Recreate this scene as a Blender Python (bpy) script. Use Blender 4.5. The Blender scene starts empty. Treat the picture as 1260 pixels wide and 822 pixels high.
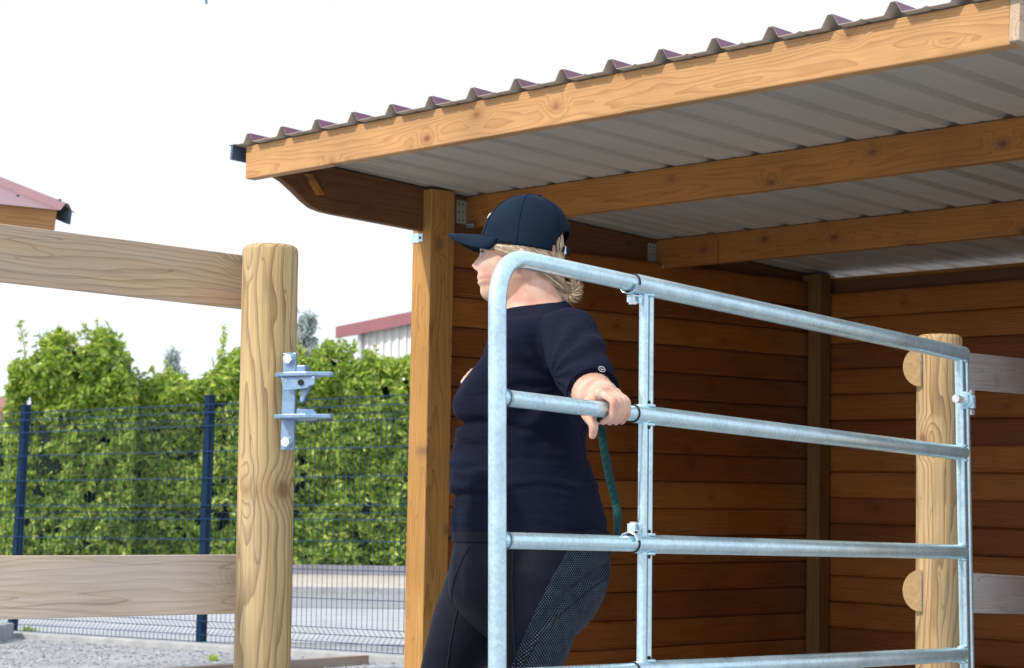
import bpy, bmesh, math, random
import numpy as np
from mathutils import Vector, Matrix, noise as mnoise
random.seed(7); rng = np.random.default_rng(11)
S = bpy.context.scene; COL = S.collection
PI = math.pi

# ------------------------------------------------------------------ camera
HC = 0.80; FPX = 2500.0; CX, CY = 630.0, 411.0           # pinhole of the photograph (1260 x 822)
upc = Vector((.014, -.9947, .1026)).normalized()           # world up seen in camera axes (x right, y down, z forward)
xc = (Vector((1, 0, 0)) - upc * upc.x).normalized()
yc = upc.cross(xc)
if yc.z < 0: yc = -yc
MW = Matrix((xc, yc, upc))                                # camera axes -> world
cam = bpy.data.cameras.new('camera'); camo = bpy.data.objects.new('camera', cam); COL.objects.link(camo)
r_ = MW @ Vector((1, 0, 0)); u_ = MW @ Vector((0, -1, 0)); b_ = MW @ Vector((0, 0, -1))
m = Matrix((r_, u_, b_)).transposed().to_4x4(); m.translation = (0, 0, HC); camo.matrix_world = m
cam.sensor_width = 36; cam.lens = FPX / 1260 * 36; cam.clip_end = 3000; cam.clip_start = .05
cam.dof.use_dof = True; cam.dof.focus_distance = 4.6; cam.dof.aperture_fstop = 13
S.camera = camo

# ------------------------------------------------------------------ light
SUN_DIR = Vector((-.88, -.47, 0)).normalized() * math.cos(math.radians(44)) + Vector((0, 0, math.sin(math.radians(44))))
W = bpy.data.worlds.new('World'); S.world = W; W.use_nodes = True
nt = W.node_tree; bg = nt.nodes['Background']
sky = nt.nodes.new('ShaderNodeTexSky'); sky.sky_type = 'NISHITA'; sky.sun_disc = False
sky.sun_elevation = math.radians(42); sky.sun_rotation = math.atan2(SUN_DIR.x, SUN_DIR.y)
sky.air_density = 1.0; sky.dust_density = 3.5; sky.ozone_density = 1.0
hz = nt.nodes.new('ShaderNodeMixRGB'); hz.inputs[0].default_value = .72
hz.inputs[2].default_value = (13.2, 13.9, 15.2, 1)           # thin bright white overcast veil
nt.links.new(sky.outputs[0], hz.inputs[1]); nt.links.new(hz.outputs[0], bg.inputs[0]); bg.inputs[1].default_value = 0.10
sl = bpy.data.lights.new('sun', 'SUN'); sl.energy = 3.6; sl.angle = math.radians(2.0); sl.color = (1, .93, .82)
so = bpy.data.objects.new('sun', sl); COL.objects.link(so); so.rotation_euler = (-SUN_DIR).to_track_quat('-Z', 'Y').to_euler()
S.view_settings.view_transform = 'Standard'; S.view_settings.look = 'None'; S.view_settings.gamma = 1
S.view_settings.exposure = 0.0

# ------------------------------------------------------------------ helpers
def P(px, py, Y):
    """photo pixel + distance in front of the camera along world Y -> world point"""
    d = MW @ Vector(((px - CX) / FPX, (py - CY) / FPX, 1.0))
    return Vector((0, 0, HC)) + d * (Y / d.y)
def G(px, py, z=0.0):
    d = MW @ Vector(((px - CX) / FPX, (py - CY) / FPX, 1.0))
    return Vector((0, 0, HC)) + d * ((z - HC) / d.z)

class MB:
    def __init__(s): s.v = []; s.f = []; s.m = []; s.sm = []
    def add(s, vs, fs, mi=0, smooth=False):
        o = len(s.v); s.v += [tuple(v) for v in vs]
        for f in fs: s.f.append(tuple(i + o for i in f)); s.m.append(mi); s.sm.append(smooth)
    def box(s, lo, hi, mi=0, M=None):
        x0, y0, z0 = lo; x1, y1, z1 = hi
        vs = [Vector(p) for p in ((x0,y0,z0),(x1,y0,z0),(x1,y1,z0),(x0,y1,z0),(x0,y0,z1),(x1,y0,z1),(x1,y1,z1),(x0,y1,z1))]
        if M is not None: vs = [M @ v for v in vs]
        s.add(vs, [(0,3,2,1),(4,5,6,7),(0,1,5,4),(1,2,6,5),(2,3,7,6),(3,0,4,7)], mi)
    def loft(s, rings, mi=0, cap=True, smooth=True, closed=True):
        n = len(rings[0]); vs = [p for r in rings for p in r]; fs = []
        for i in range(len(rings) - 1):
            for j in range(n if closed else n - 1):
                k = (j + 1) % n
                fs.append((i*n+j, i*n+k, (i+1)*n+k, (i+1)*n+j))
        s.add(vs, fs, mi, smooth)
        if cap:
            s.add(rings[0], [tuple(range(n))[::-1]], mi); s.add(rings[-1], [tuple(range(n))], mi)
    def tube(s, pts, r, n=16, mi=0, cap=True, ex=None, smooth=True):
        pts = [Vector(p) for p in pts]; rs = r if isinstance(r, (list, tuple)) else [r] * len(pts)
        t = (pts[1] - pts[0]).normalized(); a = t.orthogonal().normalized()
        if ex is not None: a = (Vector(ex) - t * t.dot(Vector(ex))).normalized()
        rings = []
        for i, p in enumerate(pts):
            tn = (pts[min(i+1, len(pts)-1)] - pts[max(i-1, 0)]).normalized()
            a = (a - tn * a.dot(tn)).normalized(); b = tn.cross(a)
            rings.append([p + (a * math.cos(2*PI*j/n) + b * math.sin(2*PI*j/n)) * rs[i] for j in range(n)])
        s.loft(rings, mi, cap, smooth)
    def prism(s, poly, d, mi=0):
        """poly: list of 3-D points, extruded by vector d"""
        n = len(poly); d = Vector(d); a = [Vector(p) for p in poly]; b = [p + d for p in a]
        s.add(a + b, [tuple(range(n))[::-1], tuple(range(n, 2*n))] + [(i, (i+1) % n, n+(i+1) % n, n+i) for i in range(n)], mi)
    def mesh(s, name, mats):
        me = bpy.data.meshes.new(name); me.from_pydata(s.v, [], s.f)
        for m_ in mats: me.materials.append(m_)
        me.polygons.foreach_set('material_index', s.m); me.polygons.foreach_set('use_smooth', s.sm)
        me.update()
        return me
    def build(s, name, mats, parent=None, M=None, bevel=0, fix=True):
        if not isinstance(mats, (list, tuple)): mats = [mats]
        me = s.mesh(name, mats)
        if fix:
            bm = bmesh.new(); bm.from_mesh(me); bmesh.ops.recalc_face_normals(bm, faces=bm.faces); bm.to_mesh(me); bm.free()
        return link(name, me, parent, M, bevel)

def link(name, me, parent=None, M=None, bevel=0):
    o = bpy.data.objects.new(name, me); COL.objects.link(o)
    if parent is not None: o.parent = parent
    if M is not None: o.matrix_local = M
    if bevel:
        b = o.modifiers.new('bevel', 'BEVEL'); b.width = bevel; b.segments = 2; b.limit_method = 'ANGLE'
    return o
def tag(o, label=None, cat=None, group=None, kind=None):
    if label: o['label'] = label
    if cat: o['category'] = cat
    if group: o['group'] = group
    if kind: o['kind'] = kind
    return o
def empty(name, loc=(0, 0, 0), M=None):
    o = bpy.data.objects.new(name, None); COL.objects.link(o); o.empty_display_size = .1
    if M is not None: o.matrix_world = M
    else: o.location = loc
    return o

# ------------------------------------------------------------------ materials
def mat(name):
    m_ = bpy.data.materials.new(name); m_.use_nodes = True
    return m_, m_.node_tree, m_.node_tree.nodes['Principled BSDF']
def N(t, kind, **kw):
    n = t.nodes.new(kind)
    for k, v in kw.items():
        if k in n.inputs: n.inputs[k].default_value = v
        else: setattr(n, k, v)
    return n
def ramp(t, src, stops, interp='LINEAR'):
    r = t.nodes.new('ShaderNodeValToRGB'); r.color_ramp.interpolation = interp
    while len(r.color_ramp.elements) < len(stops): r.color_ramp.elements.new(.5)
    for e, (p, c) in zip(r.color_ramp.elements, stops):
        e.position = p; e.color = (c[0], c[1], c[2], 1) if isinstance(c, (tuple, list)) else (c, c, c, 1)
    t.links.new(src, r.inputs[0]); return r
def mixc(t, a, b, fac, mode='MIX'):
    n = t.nodes.new('ShaderNodeMixRGB'); n.blend_type = mode
    for i, v in ((1, a), (2, b), (0, fac)):
        if hasattr(v, 'links') or hasattr(v, 'is_output'): t.links.new(v, n.inputs[i])
        else: n.inputs[i].default_value = (v[0], v[1], v[2], 1) if isinstance(v, (tuple, list)) else v
    return n.outputs[0]
def mth(t, op, a, b=0.0):
    n = t.nodes.new('ShaderNodeMath'); n.operation = op
    for i, v in ((0, a), (1, b)):
        if hasattr(v, 'links'): t.links.new(v, n.inputs[i])
        else: n.inputs[i].default_value = v
    return n.outputs[0]
def simple(name, col, rough=.6, metal=0.0, var=.12, scale=8, bump=0.0, bscale=40, spec=.5):
    m_, t, b = mat(name)
    tc = t.nodes.new('ShaderNodeTexCoord')
    n = N(t, 'ShaderNodeTexNoise', Scale=scale, Detail=6.0); t.links.new(tc.outputs['Object'], n.inputs['Vector'])
    lo = [c * (1 - var) for c in col]; hi = [min(1, c * (1 + var)) for c in col]
    r = ramp(t, n.outputs['Fac'], [(.3, lo), (.7, hi)]); t.links.new(r.outputs[0], b.inputs['Base Color'])
    b.inputs['Roughness'].default_value = rough; b.inputs['Metallic'].default_value = metal
    b.inputs['Specular IOR Level'].default_value = spec
    if bump:
        n2 = N(t, 'ShaderNodeTexNoise', Scale=bscale, Detail=8.0); t.links.new(tc.outputs['Object'], n2.inputs['Vector'])
        bp = N(t, 'ShaderNodeBump', Strength=bump, Distance=.01); t.links.new(n2.outputs['Fac'], bp.inputs['Height'])
        t.links.new(bp.outputs[0], b.inputs['Normal'])
    return m_
def wood(name, light, dark, knotc, ring=22, contrast=.7, fib=.35, rough=.62, pith=.07, knots=1.0, grey=None, bump=.35, axis='X', objvar=.15, kx=1.7, checks=0.0, gmax=.85):
    """lumber whose length runs along the object's local X (or Z)"""
    m_, t, b = mat(name); L = t.links.new
    tc = t.nodes.new('ShaderNodeTexCoord'); oi = t.nodes.new('ShaderNodeObjectInfo')
    vec = tc.outputs['Object']
    if axis == 'Z':
        sp = t.nodes.new('ShaderNodeSeparateXYZ'); cb = t.nodes.new('ShaderNodeCombineXYZ'); L(vec, sp.inputs[0])
        L(sp.outputs[2], cb.inputs[0]); L(sp.outputs[0], cb.inputs[1]); L(sp.outputs[1], cb.inputs[2]); vec = cb.outputs[0]
    # random slide along the length for each piece
    rv = t.nodes.new('ShaderNodeCombineXYZ'); L(mth(t, 'MULTIPLY', oi.outputs['Random'], 37.0), rv.inputs[0])
    ad = t.nodes.new('ShaderNodeVectorMath'); ad.operation = 'ADD'; L(vec, ad.inputs[0]); L(rv.outputs[0], ad.inputs[1]); v1 = ad.outputs[0]
    # knots: sparse voronoi cells
    mk = N(t, 'ShaderNodeMapping'); mk.inputs['Scale'].default_value = (kx, 6, 6); L(v1, mk.inputs[0])
    vo = N(t, 'ShaderNodeTexVoronoi', Scale=1.0); vo.inputs['Randomness'].default_value = .9; L(mk.outputs[0], vo.inputs['Vector'])
    sx = t.nodes.new('ShaderNodeMapping'); sx.inputs['Scale'].default_value = (4, 6, 6)
    vk = N(t, 'ShaderNodeVectorMath', operation='SUBTRACT'); L(v1, vk.inputs[0])
    dv = N(t, 'ShaderNodeVectorMath', operation='DIVIDE'); L(vo.outputs['Position'], dv.inputs[0]); dv.inputs[1].default_value = (kx, 6, 6)
    L(dv.outputs[0], vk.inputs[1])
    ml = N(t, 'ShaderNodeVectorMath', operation='MULTIPLY'); L(vk.outputs[0], ml.inputs[0]); ml.inputs[1].default_value = (.62, .12, 1)
    ln = N(t, 'ShaderNodeVectorMath', operation='LENGTH'); L(ml.outputs[0], ln.inputs[0]); kd = ln.outputs['Value']   # metres to nearest knot
    kinf = N(t, 'ShaderNodeMapRange'); kinf.interpolation_type = 'SMOOTHSTEP'
    kinf.inputs['From Min'].default_value = 0; kinf.inputs['From Max'].default_value = .055; kinf.inputs['To Min'].default_value = .028 * knots; kinf.inputs['To Max'].default_value = 0
    L(kd, kinf.inputs['Value'])
    # slow wander of the rings along the length
    mp = N(t, 'ShaderNodeMapping'); mp.inputs['Scale'].default_value = (1.1, 7, 7); L(v1, mp.inputs[0])
    n1 = N(t, 'ShaderNodeTexNoise', Scale=1.0, Detail=3.0); L(mp.outputs[0], n1.inputs['Vector'])
    sub = N(t, 'ShaderNodeVectorMath', operation='SUBTRACT'); L(n1.outputs['Color'], sub.inputs[0]); sub.inputs[1].default_value = (.5, .5, .5)
    sc = N(t, 'ShaderNodeVectorMath', operation='SCALE'); L(sub.outputs[0], sc.inputs[0]); sc.inputs['Scale'].default_value = .10
    a2 = N(t, 'ShaderNodeVectorMath', operation='ADD'); L(v1, a2.inputs[0]); L(sc.outputs[0], a2.inputs[1])
    a3 = N(t, 'ShaderNodeVectorMath', operation='ADD'); L(a2.outputs[0], a3.inputs[0]); a3.inputs[1].default_value = (0, pith * .6, pith)
    cx_ = t.nodes.new('ShaderNodeCombineXYZ'); L(kinf.outputs[0], cx_.inputs[1]); L(kinf.outputs[0], cx_.inputs[2])
    a4 = N(t, 'ShaderNodeVectorMath', operation='ADD'); L(a3.outputs[0], a4.inputs[0]); L(cx_.outputs[0], a4.inputs[1])
    wv = N(t, 'ShaderNodeTexWave', wave_type='RINGS', rings_direction='X', wave_profile='SAW'); wv.inputs['Scale'].default_value = ring
    wv.inputs['Distortion'].default_value = .9; wv.inputs['Detail'].default_value = 3; wv.inputs['Detail Scale'].default_value = .3
    L(a4.outputs[0], wv.inputs['Vector'])
    rg = ramp(t, wv.outputs['Fac'], [(0, 0.0), (.55, .15), (.85, .8), (.97, 1.0), (1, .1)])
    mf = N(t, 'ShaderNodeMapping'); mf.inputs['Scale'].default_value = (4, 170, 170); L(v1, mf.inputs[0])
    nf = N(t, 'ShaderNodeTexNoise', Scale=1.0, Detail=5.0); L(mf.outputs[0], nf.inputs['Vector'])
    c1 = mixc(t, light, dark, mth(t, 'MULTIPLY', rg.outputs[0], contrast))
    fb = ramp(t, nf.outputs['Fac'], [(.3, 1 - fib), (.65, 1.0)])
    c2 = mixc(t, c1, fb.outputs[0], 1.0, 'MULTIPLY')
    nb = N(t, 'ShaderNodeTexNoise', Scale=2.4, Detail=3.0); L(v1, nb.inputs['Vector'])
    bl = ramp(t, nb.outputs['Fac'], [(.3, .8), (.7, 1.12)]); c3 = mixc(t, c2, bl.outputs[0], 1.0, 'MULTIPLY')
    if grey:
        mg = N(t, 'ShaderNodeMapping'); mg.inputs['Scale'].default_value = (1.5, 14, 14); L(v1, mg.inputs[0])
        ng = N(t, 'ShaderNodeTexNoise', Scale=1.0, Detail=5.0); L(mg.outputs[0], ng.inputs['Vector'])
        gr = ramp(t, ng.outputs['Fac'], [(.35, 0.03), (.66, gmax)]); c3 = mixc(t, c3, grey, gr.outputs[0])
    kr = ramp(t, mth(t, 'MULTIPLY', kd, 1.0), [(.0, 1.0), (.009, .95), (.014, .35), (.03, 0.0)])
    c4 = mixc(t, c3, knotc, mth(t, 'MULTIPLY', kr.outputs[0], min(1, knots)))
    hs = N(t, 'ShaderNodeHueSaturation'); L(c4, hs.inputs['Color'])
    L(mth(t, 'ADD', mth(t, 'MULTIPLY', oi.outputs['Random'], objvar * 2), 1 - objvar), hs.inputs['Value'])
    L(mth(t, 'ADD', mth(t, 'MULTIPLY', oi.outputs['Random'], .012), .494), hs.inputs['Hue'])
    out = hs.outputs[0]
    hgt = mth(t, 'ADD', mth(t, 'MULTIPLY', rg.outputs[0], .5), nf.outputs['Fac'])
    if checks:
        mc = N(t, 'ShaderNodeMapping'); mc.inputs['Scale'].default_value = (1.6, 26, 26); L(v1, mc.inputs[0])
        nc = N(t, 'ShaderNodeTexNoise', Scale=1.0, Detail=1.0); L(mc.outputs[0], nc.inputs['Vector'])
        ck = ramp(t, nc.outputs['Fac'], [(.492, 0.0), (.4985, 1.0), (.505, 0.0)])
        cf = mth(t, 'MULTIPLY', ck.outputs[0], checks); out = mixc(t, out, [c * .3 for c in dark], cf)
        hgt = mth(t, 'SUBTRACT', hgt, mth(t, 'MULTIPLY', cf, 1.5))
    L(out, b.inputs['Base Color'])
    bp = N(t, 'ShaderNodeBump', Strength=bump, Distance=.0012); L(hgt, bp.inputs['Height']); L(bp.outputs[0], b.inputs['Normal'])
    b.inputs['Roughness'].default_value = rough; b.inputs['Specular IOR Level'].default_value = .35
    return m_

M_post = wood('pine_post', (.62, .43, .19), (.22, .10, .02), (.22, .12, .05), ring=30, contrast=.82, pith=.025, axis='Z', fib=.32, objvar=.05, kx=1.3, checks=.5, grey=(.50, .46, .36), gmax=.25, bump=.3)
M_rail = wood('weathered_rail', (.66, .47, .28), (.36, .22, .10), (.20, .12, .06), ring=34, contrast=.75, pith=.10, grey=(.48, .44, .40), gmax=.5, fib=.28, objvar=.04, kx=1.2, checks=.45)
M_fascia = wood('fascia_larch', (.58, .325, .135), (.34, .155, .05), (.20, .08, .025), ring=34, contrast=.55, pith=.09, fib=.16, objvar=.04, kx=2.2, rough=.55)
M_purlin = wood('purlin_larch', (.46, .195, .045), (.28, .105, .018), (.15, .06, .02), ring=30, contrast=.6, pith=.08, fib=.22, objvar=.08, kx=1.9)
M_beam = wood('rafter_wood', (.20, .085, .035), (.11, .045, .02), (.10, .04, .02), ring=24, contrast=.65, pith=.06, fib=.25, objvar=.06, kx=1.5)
M_board = wood('stained_cladding', (.35, .120, .027), (.20, .062, .012), (.09, .035, .012), knots=.55, ring=30, contrast=.75, pith=.06, fib=.3, rough=.55, objvar=.30, kx=1.5)
M_shpost = wood('larch_square_post', (.54, .27, .085), (.30, .125, .03), (.24, .12, .05), ring=26, contrast=.65, pith=.05, axis='Z', fib=.18, objvar=.03, kx=1.4, checks=.6)
M_dkpost = wood('dark_square_post', (.26, .135, .045), (.15, .07, .02), (.07, .03, .01), ring=26, contrast=.6, pith=.05, axis='Z', objvar=.03)  # darker wood than the other posts, for the back corner
M_railp = wood('skylit_weathered_rail', (.84, .80, .76), (.60, .52, .45), (.35, .24, .15), ring=34, contrast=.65, pith=.10, grey=(.80, .81, .84), gmax=.8, fib=.22, objvar=.04, kx=1.0, checks=.5)  # weathered rail wood whitened, sky light painted into the colour
M_raill = wood('pale_pine_rail', (.80, .64, .44), (.54, .38, .21), (.30, .18, .09), ring=34, contrast=.6, pith=.10, grey=(.66, .62, .58), gmax=.5, fib=.24, objvar=.03, kx=1.0, checks=.5)
M_edge = wood('edging_timber', (.40, .28, .19), (.26, .17, .11), (.15, .09, .05), ring=16, grey=(.35, .31, .28), objvar=.05)
M_endgrain = simple('end_grain', (.40, .26, .12), rough=.8, var=.14, scale=90, bump=.3)

def galv(name='galvanised_steel', col=(.62, .85, 1.0), rough=.27):  # bluish default colour paints in the sky's reflection
    m_, t, b = mat(name); L = t.links.new
    tc = t.nodes.new('ShaderNodeTexCoord')
    vo = N(t, 'ShaderNodeTexVoronoi', Scale=150.0); L(tc.outputs['Object'], vo.inputs['Vector'])
    sp = t.nodes.new('ShaderNodeSeparateColor'); L(vo.outputs['Color'], sp.inputs[0])
    n = N(t, 'ShaderNodeTexNoise', Scale=14.0, Detail=8.0, Roughness=.65); L(tc.outputs['Object'], n.inputs['Vector'])
    n2 = N(t, 'ShaderNodeTexNoise', Scale=3.0, Detail=4.0); L(tc.outputs['Object'], n2.inputs['Vector'])
    f = mth(t, 'ADD', mth(t, 'MULTIPLY', sp.outputs[0], .2), mth(t, 'MULTIPLY', n.outputs['Fac'], .8))
    r = ramp(t, f, [(.3, [c * .80 for c in col]), (.62, [min(1, c * 1.08) for c in col])])
    st = ramp(t, n.outputs['Fac'], [(.66, 0.0), (.74, 1.0)])                      # pale zinc bloom
    c = mixc(t, r.outputs[0], (.70, .74, .77), mth(t, 'MULTIPLY', st.outputs[0], .5))
    L(c, b.inputs['Base Color']); b.inputs['Metallic'].default_value = .72
    rr = ramp(t, n2.outputs['Fac'], [(.3, rough * .85), (.7, rough * 1.35)]); L(rr.outputs[0], b.inputs['Roughness'])
    bp = N(t, 'ShaderNodeBump', Strength=.18, Distance=.001); L(n.outputs['Fac'], bp.inputs['Height']); L(bp.outputs[0], b.inputs['Normal'])
    return m_
M_zinc = galv(); M_zinc2 = galv('blued_latch_steel', (.27, .40, .57), .42); M_bolt = galv('bright_bolt', (.80, .83, .85), .3)
M_hole = simple('dark_hole', (.015, .015, .018), rough=.9, var=.1)
M_rooftop = simple('red_roof_coating', (.16, .06, .11), rough=.38, var=.12, scale=3)
M_roofund = simple('grey_sheet_underside', (.47, .44, .39), rough=.5, var=.07, scale=2.2)
M_flash = simple('blue_grey_flashing', (.07, .11, .16), rough=.4)
M_blue = simple('blue_powder_coat', (.003, .022, .058), rough=.5, var=.15, scale=30, spec=.15)
M_wire = simple('blue_wire_coat', (.012, .045, .12), rough=.5, spec=.2)
M_conc = simple('concrete', (.40, .41, .42), rough=.9, var=.18, scale=9, bump=.5, bscale=120)
M_stone = simple('kerb_stone', (.30, .32, .34), rough=.9, var=.25, scale=12, bump=.6, bscale=60)
M_wallg = simple('grey_block_wall', (.27, .27, .32), rough=.9, var=.18, scale=2.5)
M_pave = simple('beige_pavement', (.47, .44, .40), rough=.9, var=.12, scale=1.5)
M_road = simple('pale_asphalt', (.27, .28, .30), rough=.85, var=.12, scale=1.2, bump=.3, bscale=80)
M_apron = simple('pale_apron', (.40, .42, .45), rough=.9, var=.12, scale=2, bump=.4, bscale=60)

def ground_mat():
    m_, t, b = mat('grey_gravel'); L = t.links.new
    tc = t.nodes.new('ShaderNodeTexCoord')
    vo = N(t, 'ShaderNodeTexVoronoi', Scale=42.0); L(tc.outputs['Object'], vo.inputs['Vector'])
    sp = t.nodes.new('ShaderNodeSeparateColor'); L(vo.outputs['Color'], sp.inputs[0])
    n = N(t, 'ShaderNodeTexNoise', Scale=1.4, Detail=6.0); L(tc.outputs['Object'], n.inputs['Vector'])
    r = ramp(t, sp.outputs[0], [(0, (.25, .26, .29)), (.5, (.33, .345, .37)), (1, (.44, .45, .46))])
    st = ramp(t, n.outputs['Fac'], [(.35, .75), (.65, 1.1)])
    L(mixc(t, r.outputs[0], st.outputs[0], 1.0, 'MULTIPLY'), b.inputs['Base Color']); b.inputs['Roughness'].default_value = .92
    bp = N(t, 'ShaderNodeBump', Strength=.6, Distance=.008); bp.invert = True; L(vo.outputs['Distance'], bp.inputs['Height']); L(bp.outputs[0], b.inputs['Normal'])
    return m_
M_ground = ground_mat()
def leafmat(name, a, b_, c_, gloss=.35, tr=.3):
    m_, t, b = mat(name); L = t.links.new
    ge = t.nodes.new('ShaderNodeNewGeometry')
    r = ramp(t, ge.outputs['Random Per Island'], [(0, a), (.55, b_), (.9, c_), (1, [x * 1.25 for x in c_])]); L(r.outputs[0], b.inputs['Base Color'])
    b.inputs['Roughness'].default_value = gloss
    tl = t.nodes.new('ShaderNodeBsdfTranslucent'); mx = t.nodes.new('ShaderNodeMixShader'); mx.inputs[0].default_value = tr
    L(mixc(t, r.outputs[0], (1.0, 1.25, .45), 1.0, 'MULTIPLY'), tl.inputs[0])
    L(b.outputs[0], mx.inputs[1]); L(tl.outputs[0], mx.inputs[2]); L(mx.outputs[0], t.nodes['Material Output'].inputs[0])
    return m_
M_leaf = leafmat('laurel_leaf', (.11, .22, .03), (.29, .43, .055), (.50, .58, .11))
M_leaf2 = leafmat('young_shoot_leaf', (.20, .28, .05), (.36, .44, .08), (.52, .56, .14), tr=.45)
M_conif = leafmat('hazed_blue_needle', (.34, .42, .44), (.44, .52, .53), (.54, .60, .60), gloss=.6, tr=.1)  # blue needles paled, distance haze painted into the colour
M_core = simple('dark_core', (.022, .032, .012), rough=1, var=.3, scale=5)
M_bark = simple('bark', (.12, .09, .06), rough=.9, var=.3, scale=12)

# ------------------------------------------------------------------ the setting
def quad(name, pts, m_, z):
    b = MB(); b.add([(p[0], p[1], z) for p in pts], [tuple(range(len(pts)))])
    o = b.build(name, m_); tag(o, kind='structure'); return o
quad('ground', [(-700, -300), (700, -300), (700, 1500), (-700, 1500)], M_ground, 0)
def band(name, y0, y1, m_, z, sl=0.0, x0=-200, x1=200):
    return quad(name, [(x0, y0 - sl*x0), (x1, y0 - sl*x1), (x1, y1), (x0, y1)], m_, z)
band('apron', 15.9, 25.2, M_apron, .004, .10, -60, 60)
band('road', 24.4, 31.0, M_road, .008)
b = MB(); b.box((-200, 31.0, -.05), (200, 31.2, .11)); tag(b.build('kerb', M_conc, bevel=.01), kind='structure')
b = MB(); b.box((-200, 31.2, -.05), (200, 46, .10)); tag(b.build('pavement', M_pave), kind='structure')

# ---- fence line of the blue wire mesh
F0 = Vector((-4.02, 16.55, 0)); F1 = Vector((-2.285, 15.15, 0)); fd = (F1 - F0).normalized(); fl = (F1 - F0).length; fn = Vector((-fd.y, fd.x, 0))  # fn points away
b = MB()
Mx = Matrix((fd, fn, Vector((0, 0, 1)))).transposed().to_4x4(); Mx.translation = F0
b.box((-9, -.22, -.1), (9, .2, .045), M=Mx); tag(b.build('concrete_strip', M_conc, bevel=.008), kind='structure')

def weed(loc, n, h, seed):
    r = random.Random(seed); b = MB()
    for i in range(n):
        a = r.random() * 2*PI; l = h * r.uniform(.5, 1.1); w = .008; d = Vector((math.cos(a), math.sin(a), 0)); s = Vector((-d.y, d.x, 0)) * w
        o = d * r.uniform(0, .03)
        b.add([o - s, o + s, o + d*l*.45 + Vector((0, 0, l*.7)) + s, o + d*l*.45 + Vector((0, 0, l*.7)) - s, o + d*l + Vector((0, 0, l*.75))], [(0, 1, 2, 3), (3, 2, 4)])
    return b.build('weed', M_leaf2, M=Matrix.Translation(loc), fix=False)
tag(weed(G(262, 813), 16, .055, 3), 'small green weed sprouting alone in the pale grey gravel', 'weed', 'weeds in the gravel')
tag(weed(G(36, 783), 40, .10, 4), 'tuft of green weed at the foot of the left blue fence post', 'weed', 'weeds in the gravel')
# gravel stones
b = MB(); gr = random.Random(5)
for i in range(5200):
    x = gr.uniform(-4.6, .2); y = gr.uniform(11.2, 15.9)
    if (Vector((x, y, 0)) - F0).dot(fn) > -.26: continue
    s = gr.uniform(.006, .019); a = gr.random() * PI
    vs = []
    for k in range(4):
        vs.append((x + s*math.cos(a + k*PI/2)*gr.uniform(.7, 1.2), y + s*math.sin(a + k*PI/2)*gr.uniform(.7, 1.2), s*.15))
    vs.append((x + gr.uniform(-.3, .3)*s, y + gr.uniform(-.3, .3)*s, s*gr.uniform(.5, .9)))
    b.add(vs, [(0, 1, 4), (1, 2, 4), (2, 3, 4), (3, 0, 4)])
def stone_mat():
    m_, t, bb = mat('gravel_stone'); ge = t.nodes.new('ShaderNodeNewGeometry')
    r = ramp(t, ge.outputs['Random Per Island'], [(0, (.14, .15, .17)), (.6, (.31, .33, .36)), (1, (.50, .50, .50))]); t.links.new(r.outputs[0], bb.inputs['Base Color']); bb.inputs['Roughness'].default_value = .9
    return m_
tag(b.build('gravel', stone_mat(), fix=False), 'loose pale grey gravel scattered in front of the wire fence', 'gravel', kind='stuff')

# kerb stone block at far left, timber edging
a = G(-12, 792); c = G(17, 786)
b = MB(); dx = (c - a).normalized(); dy = Vector((-dx.y, dx.x, 0)); Mx = Matrix((dx, dy, Vector((0, 0, 1)))).transposed().to_4x4(); Mx.translation = a
b.box((-.5, 0, -.02), ((c - a).length, .22, .125), M=Mx); tag(b.build('kerb_block', M_stone, bevel=.012), 'rough grey kerb stone block on the gravel at the left picture edge', 'kerb stone')
def timber(name, p0, p1, w, h, m_, parent=None, up=Vector((0, 0, 1)), bevel=.003, base='top'):
    """a sawn length from p0 to p1 (points on its top centre line), own mesh along local X"""
    p0 = Vector(p0); p1 = Vector(p1); x = (p1 - p0).normalized(); y = up.cross(x).normalized(); z = x.cross(y)
    Mx = Matrix((x, y, z)).transposed().to_4x4(); Mx.translation = p0
    b = MB(); b.box((0, -w/2, -h), ((p1 - p0).length, w/2, 0)); return b.build(name, m_, parent, Mx, bevel)
e0 = G(205, 822, .06); e1 = G(449, 806, .06)
tag(timber('timber_edging', e0, e1, .07, .14, M_edge), 'low timber edging board lying on the gravel below the wire fence', 'edging')

# ------------------------------------------------------------------ blue wire mesh fence
fe = empty('wire_fence', F0); tag(fe, 'dark blue welded wire mesh fence with square posts before the hedge', 'fence')
lean = .030
for k in range(-2, 5):
    p = fd * fl * k
    b = MB(); top = Vector((lean * (1 if k < 1 else .7), 0, 1.86))
    w = .03
    rings = []
    for z in (-.1, 1.86):
        c = p + Vector((lean * (z/1.86) * (1.3 if k < 1 else .5), 0, z)); rings.append([c + fd*sx*w + fn*sy*w for sx, sy in ((-1, -1), (1, -1), (1, 1), (-1, 1))])
    b.loft(rings, smooth=False); o = b.build('post', M_blue, fe, bevel=.004)
    b = MB(); c = p + Vector((lean * (1.3 if k < 1 else .5), 0, 1.86)); b.box((-.033, -.033, 0), (.033, .033, .012), M=Matrix.Translation(c) @ Matrix((fd, fn, Vector((0, 0, 1)))).transposed().to_4x4())
    b.build('cap', M_blue, o, bevel=.003)
prof = []
def foldz(a): return [(a, 0), (a + .05, .048), (a + .10, 0)]
prof = [(.03, 0)] + foldz(.10) + [(.9, 0)] + foldz(.95) + [(1.6, 0)] + foldz(1.64) + [(1.81, 0)]
hz_ = [(.05, 0), (.10, 0), (.15, .048), (.20, 0), (.40, 0), (.60, 0), (.80, 0), (.95, 0), (1.00, .048), (1.05, 0), (1.25, 0), (1.45, 0), (1.64, 0), (1.69, .048), (1.74, 0), (1.80, 0)]
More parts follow.
